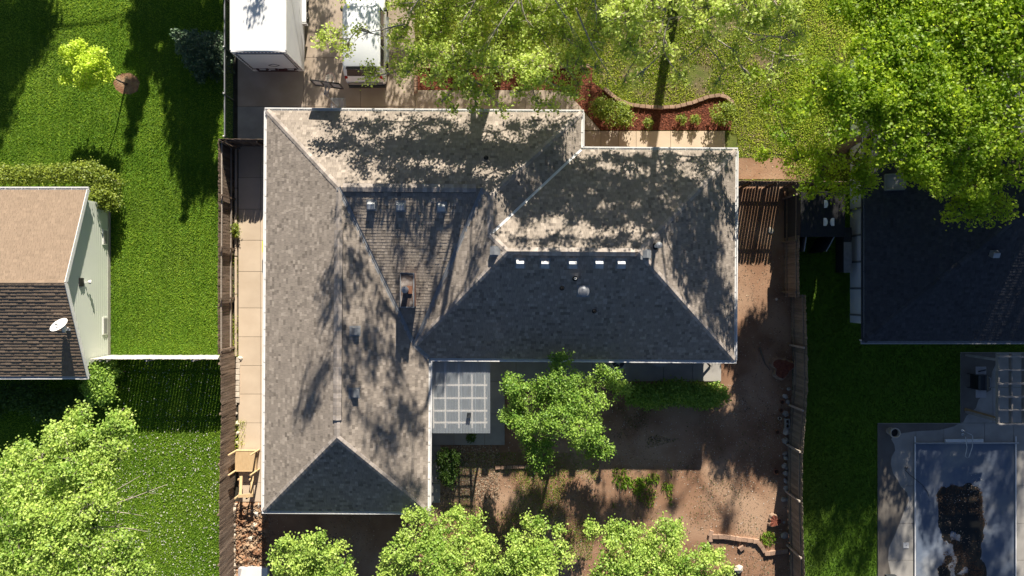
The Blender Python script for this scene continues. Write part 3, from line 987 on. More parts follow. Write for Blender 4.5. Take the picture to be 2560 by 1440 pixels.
def ridge_vent(p, q, s1=TP, s2=TP):
    d = (q - p).normalized(); y = Vector((0, 0, 1)).cross(d).normalized()
    hw = 0.2; h = 0.055
    prof = [(-hw, -hw * s1 + 0.02), (-hw, -hw * s1 + h + 0.02), (0, h + 0.03), (hw, -hw * s2 + h + 0.02), (hw, -hw * s2 + 0.02)]
    vs = []
    for b in (p, q):
        for a, z in prof: vs.append(b + y * a + Vector((0, 0, z)))
    fs = [(i, i + 1, 6 + i, 5 + i) for i in range(4)] + [(4, 3, 2, 1, 0), (5, 6, 7, 8, 9)]
    MB().add(vs, fs).build('ridge_vent', M['black_metal'], house)
    caps(house, p, q, s1, lift=0.095, hw=0.19, sp=0.2)


def on(p, q, t): return p + (q - p) * t


caps(house, A1, on(A1, L2, 0.17), TP); ridge_vent(on(A1, L2, 0.17), on(A1, L2, 0.93)); caps(house, on(A1, L2, 0.93), L2, TP)
ridge_vent(on(A1, N2, 0.03), on(A1, N2, 0.95), TP * 0.6, TP * 0.6)
caps(house, T_, V1, TP)
caps(house, Wr, on(Wr, W2, 0.1), TP); ridge_vent(on(Wr, W2, 0.1), on(Wr, W2, 0.97))

# ---- valley flashings


def flashing(p, q, m, w=0.1, lift=0.035, name='valley_flashing'):
    d = (q - p).normalized(); y = Vector((0, 0, 1)).cross(d).normalized()
    vs = []
    for b in (p, q):
        for a, z in ((-w, 0.03), (-w * 0.25, 0.0), (0, 0.022), (w * 0.25, 0.0), (w, 0.03)):
            vs.append(b + y * a + Vector((0, 0, z + lift)))
    MB().add(vs, [(i, i + 1, 6 + i, 5 + i) for i in range(4)]).build(name, m, house)


flashing(A1, X_, M['galv_dull']); flashing(N2, X_, M['galv_dull']); flashing(X_, F_, M['galv_dull'])
flashing(V1, Bc, M['white_metal'], 0.06)

# ---- gutters: open white channels


def gutter(p, q, out, root, m=None, w=0.165, drop=0.0):
    m = m or M['white_metal']
    p = p + Vector((0, 0, -0.02 - drop)); q = q + Vector((0, 0, -0.02 - drop))
    out = Vector(out)
    g = MB()
    dn = Vector((0, 0, -0.1))
    d = (q - p).normalized()
    a, b = p - out * 0.01, q - out * 0.01
    o1, o2 = p + out * w, q + out * w
    t = out * 0.055
    g.hexa([a + dn, b + dn, o2 + dn, o1 + dn, a + dn * 0.5, b + dn * 0.5, o2 + dn * 0.5, o1 + dn * 0.5])           # floor
    g.hexa([o1 - t + dn * 0.5, o2 - t + dn * 0.5, o2 + dn * 0.5, o1 + dn * 0.5, o1 - t, o2 - t, o2, o1])           # outer lip
    n = max(1, int((q - p).length / 0.8))
    for i in range(n + 1):
        c = p.lerp(q, i / n) + out * (w * 0.5)
        g.beam(c - out * w * 0.5, c + out * w * 0.5, 0.02, 0.008)
    g.build('gutter', m, root)
    f = MB()
    f.hexa([a + Vector((0, 0, -0.2)), b + Vector((0, 0, -0.2)), b - out * 0.03 + Vector((0, 0, -0.2)), a - out * 0.03 + Vector((0, 0, -0.2)),
            a + Vector((0, 0, 0.0)), b + Vector((0, 0, 0.0)), b - out * 0.03 + Vector((0, 0, 0.0)), a - out * 0.03 + Vector((0, 0, 0.0))])
    f.build('fascia', M['white_paint'], root)


ND = (0, 1, 0); SD = (0, -1, 0); ED = (1, 0, 0); WD = (-1, 0, 0)
ex = 0.12
gutter(A + Vector((-ex, 0, 0)), Bq + Vector((ex, 0, 0)), ND, house)
gutter(Bq, Bc + Vector((0, ex, 0)), ED, house)
gutter(Bc, D_ + Vector((ex, 0, 0)), ND, house)
gutter(D_, E_, ED, house)
gutter(F_ + Vector((ex, 0, 0)), E_ + Vector((ex, 0, 0)), SD, house)
gutter(F_, G_, ED, house)
gutter(H_ + Vector((-ex, 0, 0)), G_ + Vector((ex, 0, 0)), SD, house)
gutter(A, H_, WD, house)
# soffit + walls
ins = 0.55
outl = [(A.x, A.y), (Bq.x, Bq.y), (Bc.x, Bc.y), (D_.x, D_.y), (E_.x, E_.y), (F_.x, F_.y), (G_.x, G_.y), (H_.x, H_.y)]
MB().add([(x, y, ZE - 0.17) for x, y in outl], [tuple(range(8))]).build('soffit', M['white_paint'], house)
wl = [(A.x + ins, A.y - ins), (Bq.x - ins, Bq.y - ins), (Bc.x - ins, Bc.y - ins), (D_.x - ins, D_.y - ins), (E_.x - ins, E_.y + ins), (F_.x - ins, F_.y + ins), (G_.x - ins, G_.y + ins), (H_.x + ins, H_.y + ins)]
MB().prism(wl, 0.0, ZE - 0.175).build('wall', M['wall_brick'], house)


def win(c, w, h, n, root=house):
    c = Vector(c); n = Vector(n); s = Vector((-n.y, n.x, 0))
    fr = MB()
    for sg in (-1, 1):
        fr.beam(c + s * sg * w / 2 - Vector((0, 0, h / 2)) + n * 0.02, c + s * sg * w / 2 + Vector((0, 0, h / 2)) + n * 0.02, 0.07, 0.05, up=n)
        fr.beam(c - s * (w / 2 - 0.035) + Vector((0, 0, sg * h / 2)) + n * 0.02, c + s * (w / 2 - 0.035) + Vector((0, 0, sg * h / 2)) + n * 0.02, 0.05, 0.07)
    f = fr.build('window', M['white_paint'], root)
    MB().beam(c - s * (w / 2 - 0.03) + n * 0.012, c + s * (w / 2 - 0.03) + n * 0.012, 0.012, h - 0.06).build('pane', M['glass_dark'], f)


yS = E_.y + ins
for u in (1330, 1460): win((RV(u, 0).x, yS, 1.5), 1.4, 1.1, (0, -1, 0))
xL = F_.x - ins
win((xL, RV(0, 1000).y, 1.1), 1.8, 2.0, (1, 0, 0)); win((xL, RV(0, 1180).y, 1.5), 1.2, 1.0, (1, 0, 0))
for v in (480, 760, 1080): win((A.x + ins, RV(0, v).y, 1.55), 1.1, 1.0, (-1, 0, 0))
for u in (760, 900, 1330): win((RV(u, 0).x, A.y - ins, 1.5), 1.6, 1.1, (0, 1, 0))
for v in (520, 720): win((E_.x - ins, RV(0, v).y, 1.5), 1.2, 1.0, (1, 0, 0))
db = MB(); dx = RV(1540, 0).x; dy = Bc.y - ins
db.bbox(dx - 0.46, dx + 0.46, dy + 0.002, dy + 0.05, 0.06, 2.1)
dd = db.build('door', M['dark_red'], house)
MB().lathe([(0.03, 0), (0.035, 0.03), (0.02, 0.06)], (dx + 0.36, dy + 0.05, 1.0), 8, axis=(0, 1, 0)).build('door_handle', M['galv'], dd)

# ---- things on the roof


def roof_point(px, py, face, lift=0.0):
    """where the photo's line of sight through (px,py) meets a roof plane"""
    allp = FACES[face][0]
    e, s, n = frame_of(allp)
    o = Vector((0, 0, CAM_H)); dr = Vector(((px - 1280) / FPX, (720 - py) / FPX, -1))
    t = (allp[0] - o).dot(n) / dr.dot(n)
    return o + dr * t + n * lift, e, s, n


VW, VL, VH = 0.35, 0.38, 0.21


def box_vent(px, py, face, m=None):
    p, e, s, n = roof_point(px, py, face, 0.02)
    m = m or M['vent_gray']
    mb = MB()
    a, b = e * VW / 2, s * VL / 2
    mb.hexa([p - a - b * 0.9, p + a - b * 0.9, p + a + b * 0.9, p - a + b * 0.9,
             p - a - b * 0.9 + n * VH, p + a - b * 0.9 + n * VH, p + a * 0.96 + b * 0.35 + n * (VH + 0.015), p - a * 0.96 + b * 0.35 + n * (VH + 0.015)])
    hood = mb.build('roof_vent', m, house)
    q = MB(); a2, b2 = e * (VW / 2 + 0.07), s * (VL / 2 + 0.07)
    q.hexa([p - a2 - b2 - n * .01, p + a2 - b2 - n * .01, p + a2 + b2 - n * .01, p - a2 + b2 - n * .01, p - a2 - b2 + n * .01, p + a2 - b2 + n * .01, p + a2 + b2 + n * .01, p - a2 + b2 + n * .01])
    q.build('flange', M['galv_dull'], hood)


for px, py in ((928, 515), (1001, 517), (1103, 519)): box_vent(px, py, 'triangle')
for px, py in ((1300, 657), (1362, 657), (1431, 657), (1497, 656), (1552, 656)): box_vent(px, py, 'right_south')
for px, py in ((888, 830), (887, 985)): box_vent(px, py, 'left_inner', M['galv_dull'])
box_vent(1238, 628, 'inner_west', M['galv_dull']); box_vent(1612, 633, 'right_end', M['galv_dull'])


def pipe(px, py, face, h, r, m, cap=None):
    p, e, s, n = roof_point(px, py, face, 0.0)
    mb = MB(); mb.lathe([(r, -0.1), (r, h), (r * 0.75, h), (r * 0.7, h - 0.12)], p, 12)
    o = mb.build('vent_pipe', m, house)
    MB().lathe([(r * 2.4, -0.03), (r * 2.2, 0.05), (r * 1.25, 0.12), (r * 1.1, 0.125)], p, 12).build('boot', M['rubber'], o)
    if cap:
        MB().lathe([(r * 1.1, h - 0.02), (cap, h + 0.03), (cap, h + 0.10), (cap * 0.8, h + 0.14), (0.0, h + 0.17)], p, 14).build('cap', M['galv'], o)
    return o


pipe(1437, 695, 'right_south', 0.36, 0.055, M['white_paint'])
pipe(1405, 719, 'right_south', 0.22, 0.05, M['black_metal'])
pipe(1486, 776, 'right_south', 0.22, 0.05, M['black_metal'])
pipe(1213, 395, 'north', 0.22, 0.05, M['black_metal'])
pipe(1637, 613, 'right_end', 0.75, 0.075, M['white_paint'], cap=0.15)
p, e, s, n = roof_point(1458, 726, 'right_south', 0.02)
tv = MB(); tv.lathe([(0.17, -0.1), (0.17, 0.12), (0.26, 0.14), (0.265, 0.2), (0.21, 0.21), (0.20, 0.24), (0.10, 0.27), (0.0, 0.28)], p, 24)
t_ = tv.build('round_vent', M['galv'], house, smooth=False)
q = MB(); a2, b2 = e * 0.3, s * 0.3
q.hexa([p - a2 - b2 - n * .01, p + a2 - b2 - n * .01, p + a2 + b2 - n * .01, p - a2 + b2 - n * .01, p - a2 - b2 + n * .012, p + a2 - b2 + n * .012, p + a2 + b2 + n * .012, p - a2 + b2 + n * .012])
q.build('flange', M['galv_dull'], t_)

# ---- chimney
ZC = 4.4
ca, cb = P(1001, 684, ZC), P(1035, 770, ZC)
ch = MB(); ch.bbox(ca.x + 0.03, cb.x - 0.03, cb.y + 0.03, ca.y - 0.03, 2.8, ZC - 0.05)
chim = ch.build('chimney', M['brick'], house)
cc = MB()
cc.bbox(ca.x, cb.x, cb.y, ca.y, ZC - 0.05, ZC)
cc.build('chimney_cap', M['rust'], chim)
rm = MB()
for x0, x1, y0, y1 in ((ca.x - .012, cb.x + .012, ca.y - .02, ca.y + .012), (ca.x - .012, cb.x + .012, cb.y - .012, cb.y + .03), (ca.x - .012, ca.x + .02, cb.y + .03, ca.y - .02), (cb.x - .03, cb.x + .012, cb.y + .03, ca.y - .02)):
    rm.bbox(x0, x1, y0, y1, ZC - 0.06, ZC + 0.035)
rm.build('chimney_rim', M['galv_dull'], chim)
pf = P(1016, 726, ZC)
fl = MB(); fl.lathe([(0.13, -0.02), (0.13, 0.42), (0.16, 0.44), (0.16, 0.50), (0.0, 0.53)], pf, 18)
fl.build('flue', M['galv'], chim)
pb = P(1025, 726, ZC)
MB().box((pb.x, pb.y, ZC + 0.05), (0.22, 0.36, 0.10)).build('flue_base', M['rust_orange'], chim)

# ================================================================== PATIO COVER
zc0, zc1 = 2.5, 2.25
pc = thing('patio_cover', 'translucent corrugated patio roof on a timber frame behind the house', 'patio cover', P(1150, 990))
xa, xb = P(1080, 990, 2.4).x, P(1224, 990, 2.4).x
yt, yb = P(1150, 900, zc0).y, P(1150, 1083, zc1).y


def zcov(y): return zc0 + (zc1 - zc0) * (yt - y) / (yt - yb)


npan = 4
for i in range(npan):
    x0 = xa + (xb - xa) * i / npan; x1 = xa + (xb - xa) * (i + 1) / npan + 0.03
    nn = 34
    vs = []; fs = []
    for j in range(nn + 1):
        x = x0 + (x1 - x0) * j / nn
        dz = 0.012 * math.cos(2 * math.pi * x / 0.076) + 0.004 * i
        vs += [(x, yt, zcov(yt) + dz), (x, yb, zcov(yb) + dz)]
    for j in range(nn): fs.append((2 * j, 2 * j + 1, 2 * j + 3, 2 * j + 2))
    MB().add(vs, fs).build('panel', M['polycarbonate'], pc, smooth=True)
for px in (1083, 1113, 1147, 1180, 1212):
    x = P(px, 990, 2.35).x
    MB().beam((x, yt, zcov(yt) - 0.10), (x, yb + 0.25, zcov(yb + 0.25) - 0.10), 0.07, 0.14).build('rafter', M['frame_wood'], pc)
for k, py in enumerate((899, 931, 963, 996, 1028, 1058)):
    y = P(0, py, 2.4).y
    MB().beam((xa + 0.02, y, zcov(y) - 0.05), (xb - 0.12, y, zcov(y) - 0.05), 0.075, 0.045).build('purlin', M['frame_wood'], pc)
for px, py in ((1083, 1056), (1212, 1056)):
    q = P(px, py, 2.3)
    MB().beam((q.x, q.y, 0.08), (q.x, q.y, 2.12), 0.1, 0.1).build('post', M['wood_pale'], pc)
q = P(1172, 1038, 2.42)
o = MB().hexa([(q.x - .12, q.y - .14, q.z + .0), (q.x + .1, q.y - .12, q.z), (q.x + .12, q.y + .12, q.z), (q.x - .08, q.y + .13, q.z),
               (q.x - .11, q.y - .13, q.z + .03), (q.x + .09, q.y - .11, q.z + .05), (q.x + .11, q.y + .11, q.z + .03), (q.x - .07, q.y + .12, q.z + .06)]).build('shingle_scrap', M['bin_dark'])
tag(o, 'dark scrap of shingle lying on the translucent patio roof', 'scrap')

# ================================================================== FENCES
PK = 0.142


def picket_fence(name, label, line, h, m, side, posts=(), rails=(0.4, 1.55), gap=0.008, tall=None, rail_m=None, post_m=None, post_h=None):
    """line: world polyline [(x,y)..]; pickets stand on the line, rails and posts on `side` (+1 left of travel)"""
    p0 = Vector((line[0][0], line[0][1], 0))
    root = thing(name, label, 'fence', p0)
    rm = rail_m or m; pm = post_m or m
    acc = 0.0
    segs = []
    for (x0, y0), (x1, y1) in zip(line[:-1], line[1:]):
        segs.append((Vector((x0, y0, 0)), Vector((x1, y1, 0))))
    kinds = ('boxr1', 'boxr2', 'boxr3')
    for a, b in segs:
        d = b - a; L = d.length; d.normalize()
        nrm = Vector((-d.y, d.x, 0)) * side
        n = max(1, round(L / (PK + gap)))
        st = L / n
        rz = math.atan2(d.y, d.x)
        for i in range(n):
            c = a + d * (st * (i + 0.5))
            hh = h + random.uniform(-0.035, 0.02)
            piece('picket', random.choice(kinds), m, root, (c.x, c.y, hh / 2 + 0.02), (st - gap * random.uniform(0.5, 1.8), 0.02, hh),
                  rz=rz + random.uniform(-0.03, 0.03), rx=random.uniform(-0.012, 0.012))
        for z in rails:
            c = (a + b) / 2 + nrm * 0.035
            piece('rail', 'box', rm, root, (c.x, c.y, z), (L + 0.02, 0.045, 0.09), rz=rz)
    for (x, y) in posts:
        # nearest segment normal
        q = Vector((x, y, 0))
        a, b = min(segs, key=lambda s: (q - s[0].lerp(s[1], max(0, min(1, (q - s[0]).dot(s[1] - s[0]) / (s[1] - s[0]).length_squared)))).length)
        d = (b - a).normalized(); nrm = Vector((-d.y, d.x, 0)) * side
        t = max(0, min(1, (q - a).dot(b - a) / (b - a).length_squared))
        c = a.lerp(b, t) + nrm * 0.105
        ph = post_h or h * 0.97
        piece('post', 'box', pm, root, (c.x, c.y, ph / 2), (0.09, 0.09, ph), rz=math.atan2(d.y, d.x))
    return root


def gp(pts): return [(P(x, y).x, P(x, y).y) for x, y in pts]


# left fence: upper run shows rails and posts, lower run shows the picket faces
picket_fence('wooden_fence', 'weathered brown picket fence along the side path, rails and posts showing', gp([(584, 366), (584.5, 520), (583, 700), (583, 878)]), 1.83,
             M['wood_weathered'], +1, posts=gp([(584, 372), (584, 499), (584, 623), (584, 745), (584, 868)]), rail_m=M['wood_pale'], post_m=M['wood_weathered'])
picket_fence('wooden_fence', 'weathered brown fence run with flat picket faces beside the wooden bench', gp([(588, 876), (590, 940), (591, 1020), (588, 1120), (586, 1230), (586, 1320), (587, 1400), (588, 1500)]), 1.83,
             M['wood_weathered'], -1, posts=gp([(588, 900), (590, 1020), (588, 1140), (586, 1260), (587, 1380)]))
picket_fence('wooden_gate', 'dark wooden gate between left fence corner and house front', gp([(585, 366), (688, 367)]), 1.83, M['wood_weathered'], -1, posts=gp([(600, 366), (672, 366)]), gap=0.004)
# white cross fence on the left lawn
picket_fence('cross_fence', 'pale grey picket fence crossing the left lawn', gp([(279, 888), (582, 888)]), 1.83, M['wood_white'], -1, posts=gp([(300, 888), (410, 888), (520, 888)]), gap=0.012)
# right fence
picket_fence('wooden_fence', 'grey brown fence run nearest the dark shed', gp([(1961, 742), (1960, 640), (1962, 560), (1962, 466)]), 1.83, M['wood_gray'], +1,
             posts=gp([(1960, 730), (1961, 607), (1962, 497)]), gap=0.006)
picket_fence('wooden_fence', 'grey brown leaning fence along the right side of the back yard', gp([(1976, 1500), (1974, 1400), (1970, 1300), (1968, 1200), (1969, 1120), (1975, 1040), (1981, 960), (1981, 900), (1978, 820), (1976, 736)]), 1.83, M['wood_gray'], +1,
             posts=gp([(1974, 1470), (1973, 1362), (1969, 1227), (1969, 1110), (1976, 1012), (1978, 862)]), post_m=M['wood_pale'], gap=0.006)
picket_fence('wooden_gate', 'dark side gate between house and right fence', gp([(1815, 466), (1964, 467)]), 1.83, M['wood_weathered'], -1, posts=gp([(1850, 466), (1910, 466), (1955, 466)]), gap=0.014)
picket_fence('wooden_gate', 'short fence section behind the dark shed', gp([(1966, 466), (2090, 468)]), 1.83, M['wood_weathered'], -1, posts=gp([(1990, 466), (2070, 466)]), gap=0.010)

# iron fence
ir = thing('iron_fence', 'dark metal railing beside the white trailer', 'fence', P(586, 150))
x = P(586, 0).x; y0 = P(0, 358).y; y1 = P(0, -120).y
n = int((y1 - y0) / 0.115)
for i in range(n):
    y = y0 + (y1 - y0) * (i + 0.5) / n
    piece('bar', 'box', M['dark_green_metal'], ir, (x, y, 0.62), (0.02, 0.02, 1.2))
for z in (0.12, 1.12):
    piece('rail', 'box', M['dark_green_metal'], ir, (x, (y0 + y1) / 2, z), (0.035, y1 - y0, 0.035))
piece('top_rail', 'box', M['galv_dull'], ir, (x, (y0 + y1) / 2, 1.24), (0.05, y1 - y0, 0.03))
for py in (355, 252, 140, 20):
    q = P(586, py)
    o = piece('post', 'box', M['dark_green_metal'], ir, (x, q.y, 0.67), (0.06, 0.06, 1.34))
    MB().lathe([(0.04, 1.34), (0.045, 1.38), (0.02, 1.42), (0, 1.425)], (x, q.y, 0), 8).build('post_cap', M['white_metal'], ir)

# ================================================================== LEFT NEIGHBOUR HOUSE
lh = thing('house', 'left neighbour house with tan roof and pale green gable siding', 'house', P(100, 700))
zl, zr = 2.33, 4.0
xr = -20.95; xw = -21.2
yn = (720 - 475) * (CAM_H - zl) / FPX; ys = (720 - 940) * (CAM_H - zl) / FPX; yr = (yn + ys) / 2
xf = -34.0
r_up = [Vector((xf, yn, zl)), Vector((xr, yn, zl)), Vector((xr, yr, zr)), Vector((xf, yr, zr))]
r_dn = [Vector((xf, yr, zr)), Vector((xr, yr, zr)), Vector((xr, ys, zl)), Vector((xf, ys, zl))]
dk = MB(); dk.add(r_up, [(0, 1, 2, 3)]).add(r_dn, [(0, 1, 2, 3)])
dk.build('roof', M['roof_deck'], lh)
vis = -26.6
f_up = [Vector((vis, yn, zl)), Vector((xr, yn, zl)), Vector((xr, yr, zr)), Vector((vis, yr, zr))]
f_dn = [Vector((vis, yr, zr)), Vector((xr, yr, zr)), Vector((xr, ys, zl)), Vector((vis, ys, zl))]
roof_of(lh, {'up': (f_up, [f_up]), 'dn': (f_dn, [f_dn])}, M['shingle_tan'], M['shingle_tan_piece'], 300,
        fix={'up': dict(thick=0.006), 'dn': dict(thick=0.017, exposure=0.165, lift=0.02, w0=0.12, w1=0.32, rag=(0.9, 1.0, 1.35))})
caps(lh, Vector((vis, yr, zr)), Vector((xr, yr, zr)), 0.36, lift=0.03, hw=0.13, sp=0.3, m=M['shingle_tan_piece'])
for p, q in ((Vector((xr, yn, zl)), Vector((xr, yr, zr))), (Vector((xr, ys, zl)), Vector((xr, yr, zr)))):
    MB().beam(p + Vector((0.015, 0, -0.05)), q + Vector((0.015, 0, -0.05)), 0.03, 0.2).build('rake_board', M['white_metal'], lh)
gutter(Vector((xf, yn, zl)), Vector((xr + 0.03, yn, zl)), ND, lh)
gutter(Vector((xf, ys, zl)), Vector((xr + 0.03, ys, zl)), SD, lh)
ywn, yws = yn - 0.45, ys + 0.45
k = (zr - zl) / (yn - yr)
zwe = zl + 0.45 * k - 0.06
wall = MB()
prof = [(ywn, 0), (ywn, zwe), (yr, zr - 0.06), (yws, zwe), (yws, 0)]
vs = [(xw - 0.03, y, z) for y, z in prof] + [(xf, y, z) for y, z in prof]
wall.add(vs, [(4, 3, 2, 1, 0), (0, 1, 6, 5), (3, 4, 9, 8), (5, 6, 7, 8, 9)])
wall.build('wall', M['siding'], lh)
sd = MB(); lap = 0.16
z = 0.25
while z < zr - 0.1:
    if z <= zwe: a, b = ywn, yws
    else:
        t = (z - zwe) / (zr - 0.06 - zwe); a = ywn + (yr - ywn) * t; b = yws + (yr - yws) * t
    z2 = min(z + lap, zr - 0.07)
    if z2 <= zwe: a2, b2 = ywn, yws
    else:
        t = (z2 - zwe) / (zr - 0.06 - zwe); a2 = ywn + (yr - ywn) * t; b2 = yws + (yr - yws) * t
    sd.add([(xw + 0.035, a, z), (xw + 0.035, b, z), (xw + 0.002, b2, z2), (xw + 0.002, a2, z2), (xw, a, z), (xw, b, z)], [(0, 1, 2, 3), (4, 5, 1, 0)])
    z += lap
tag(sd.build('siding', M['siding'], lh), kind='stuff')
MB().bbox(xw - 0.02, xw + 0.05, yws - 0.02, ywn + 0.02, 0, 0.25).build('foundation', M['concrete_gray'], lh)
for px, py, w, zz in ((268, 592, 0.8, 0.5), (268, 815, 0.9, 0.5)):
    yy = P(px, py, 0.7).y
    o = MB().bbox(xw - 0.02, xw + 0.07, yy - w / 2, yy + w / 2, zz - 0.2, zz + 0.2).build('window', M['white_paint'], lh)
    MB().bbox(xw, xw + 0.076, yy - w / 2 + 0.06, yy + w / 2 - 0.06, zz - 0.15, zz + 0.15).build('pane', M['board_gray'], o)
yy = P(213, 705, 2.5).y
fl = MB().bbox(xw + 0.0, xw + 0.09, yy - 0.22, yy + 0.2, 2.32, 2.62).build('gable_vent', M['black_metal'], lh)
MB().beam((xw + 0.06, yy, 2.2), (xw + 0.16, yy, 2.2), 0.05, 0.05).lathe([(0.05, 0), (0.10, 0.08), (0.10, 0.14), (0.0, 0.15)], (xw + 0.14, yy, 2.1), 10, axis=(0.8, 0, -0.5)).build('flood_light', M['white_paint'], lh)

# satellite dish
dz = 3.1
dp = P(150, 815, 3.75); bp = P(172, 820, 3.2)
ds = thing('satellite_dish', 'white oval satellite dish on the left neighbour roof', 'satellite dish', (bp.x, bp.y, dz))
ax = Vector((-0.22, 0.72, 0.66)).normalized()
prof = [(0.0, 0.0), (0.16, 0.012), (0.30, 0.045), (0.40, 0.085), (0.42, 0.10), (0.40, 0.075), (0.30, 0.03), (0.0, -0.02)]
q = ax.to_track_quat('Z', 'Y')
mbd = MB(); mbd.lathe(prof, dp, 28, axis=ax)
mbd.build('dish', M['white_paint'], ds, smooth=True)
MB().tube([bp + Vector((0, 0, -0.05)), bp + Vector((0, 0, 0.45)), dp + Vector((0.05, -0.06, -0.02))], 0.03, 8).build('mast', M['white_metal'], ds)
MB().box((bp.x + 0.05, bp.y, 3.62), (0.10, 0.36, 0.12)).box((bp.x - 0.06, bp.y + 0.1, 3.66), (0.16, 0.12, 0.10)).build('bracket', M['white_metal'], ds)
MB().tube([dp + Vector((0, -0.3, -0.25)), dp + ax * 0.35 + Vector((0, -0.18, -0.1))], 0.018, 6).box(dp + ax * 0.38 + Vector((0, -0.18, -0.1)), (0.1, 0.08, 0.08)).build('feed_arm', M['galv_dull'], ds)
MB().box((bp.x, bp.y, 3.22), (0.2, 0.26, 0.03)).build('foot_plate', M['galv_dull'], ds)

# ================================================================== RIGHT NEIGHBOUR HOUSE
rh = thing('house', 'right neighbour house with dark navy shingle roof', 'house', P(2400, 600))
xe = (2160 - 1280) * KE; yb_ = (720 - 852) * KE; yt_ = 12.6
xfar = 32.0
sp = 9.0; tp = 0.40
c1 = Vector((xe, yb_, ZE)); c2 = Vector((xe, yt_, ZE)); half = (yt_ - yb_) / 2
r1 = Vector((xe + half, yb_ + half, ZE + half * tp)); r2 = Vector((xfar, yb_ + half, ZE + half * tp))
fw = [c1, r1, c2]; fs_ = [c1, Vector((xfar, yb_, ZE)), r2, r1]; fn = [c2, r1, r2, Vector((xfar, yt_, ZE))]
dk = MB()
for f in (fw, fs_, fn): dk.add(f, [tuple(range(len(f)))])
dk.build('roof', M['roof_deck'], rh)
roof_of(rh, {'w': (fw, [fw]), 's': (fs_, [fs_])}, M['shingle_navy'], M['shingle_navy_piece'], 300, thick=0.007)
roof_n = MB().add([v + Vector((0, 0, 0.02)) for v in fn], [(0, 1, 2, 3)]).build('rear_slope', M['shingle_navy'], rh)
caps(rh, c1, r1, tp * 0.707, m=M['shingle_navy_piece']); caps(rh, c2, r1, tp * 0.707, m=M['shingle_navy_piece']); caps(rh, r1, r2, tp, m=M['shingle_navy_piece'])
gutter(c1 + Vector((-0.12, 0, 0)), Vector((xfar, yb_, ZE)), SD, rh, M['galv_dull'])
gutter(c1, c2, WD, rh, M['bin_dark'], w=0.09)
xwl = P(2124, 0).x; ywl = P(0, 806).y
MB().bbox(xwl + 0.02, xfar, ywl, yt_ - 0.6, 0.0, ZE - 0.19).build('wall', M['wall_white'], rh)
for py in range(806, 340, -65):
    yy = P(0, py - 20).y
    if yy < yt_ - 1: MB().bbox(xwl - 0.01, xwl + 0.03, yy - 0.05, yy + 0.05, 0.0, ZE - 0.2).build('batten', M['galv_dull'], rh)
MB().add([(xe, yb_, ZE - 0.19), (xfar, yb_, ZE - 0.19), (xfar, yt_, ZE - 0.19), (xe, yt_, ZE - 0.19)], [(0, 1, 2, 3)]).build('soffit', M['white_paint'], rh)


def roof_hit(px, py, pts):
    e, s, n = frame_of(pts)
    o = Vector((0, 0, CAM_H)); dr = Vector(((px - 1280) / FPX, (720 - py) / FPX, -1))
    return o + dr * ((pts[0] - o).dot(n) / dr.dot(n)), e, s, n


p, e, s, n = roof_hit(2482, 632, fs_)
MB().hexa([p - e * .17 - s * .15, p + e * .17 - s * .15, p + e * .17 + s * .15, p - e * .17 + s * .15, p - e * .15 - s * .15 + n * .3, p + e * .15 - s * .15 + n * .3, p + e * .15 + s * .08 + n * .3, p - e * .15 + s * .08 + n * .3]).build('roof_vent', M['galv'], rh)
p, e, s, n = roof_hit(2236, 456, fw)
sk = MB()
w_, l_ = 0.36, 0.42
for a, b in (((-w_, -l_), (w_, -l_)), ((w_, -l_), (w_, l_)), ((w_, l_), (-w_, l_)), ((-w_, l_), (-w_, -l_))):
    sk.beam(p + e * a[0] + s * a[1] + n * 0.15, p + e * b[0] + s * b[1] + n * 0.15, 0.06, 0.25, up=n)
so_ = sk.build('skylight', M['galv'], rh)
MB().hexa([p - e * w_ - s * l_ + n * .2, p + e * w_ - s * l_ + n * .2, p + e * w_ + s * l_ + n * .2, p - e * w_ + s * l_ + n * .2, p - e * w_ - s * l_ + n * .23, p + e * w_ - s * l_ + n * .23, p + e * w_ + s * l_ + n * .23, p - e * w_ + s * l_ + n * .23]).build('pane', M['board_gray'], so_)

# dark shed with open doors
zs = 2.2
sa, sb = P(2001, 478, zs), P(2112, 592, zs)
sh = thing('shed', 'dark flat shed with open doors between fence and right house', 'shed', ((sa.x + sb.x) / 2, (sa.y + sb.y) / 2, 0))
MB().hexa([(sa.x, sb.y, zs - 0.08), (sb.x, sb.y, zs - 0.08), (sb.x, sa.y, zs - 0.02), (sa.x, sa.y, zs - 0.02), (sa.x, sb.y, zs), (sb.x, sb.y, zs), (sb.x, sa.y, zs + 0.06), (sa.x, sa.y, zs + 0.06)]).build('roof', M['black_metal'], sh)
wl_ = MB()
wl_.bbox(sa.x + 0.06, sa.x + 0.12, sb.y + 0.1, sa.y - 0.1, 0, zs - 0.09); wl_.bbox(sb.x - 0.12, sb.x - 0.06, sb.y + 0.1, sa.y - 0.1, 0, zs - 0.09)
wl_.bbox(sa.x + 0.12, sb.x - 0.12, sa.y - 0.16, sa.y - 0.1, 0, zs - 0.09)
wl_.build('wall', M['bin_dark'], sh)
for xx, dx in ((sa.x + 0.35, -0.12), (sb.x - 0.42, -0.45)):
    a = Vector((xx, sb.y + 0.1, 0)); b = Vector((xx + dx, sb.y - 0.72, 0))
    d = MB().hexa([a + Vector((-.02, 0, .05)), a + Vector((.02, 0, .05)), b + Vector((.02, 0, .05)), b + Vector((-.02, 0, .05)), a + Vector((-.02, 0, zs - .12)), a + Vector((.02, 0, zs - .12)), b + Vector((.02, 0, zs - .12)), b + Vector((-.02, 0, zs - .12))]).build('door', M['bin_dark'], sh)
    MB().beam(a + Vector((0, 0, zs - .11)), b + Vector((0, 0, zs - .11)), 0.045, 0.03).build('trim', M['galv_dull'], d)
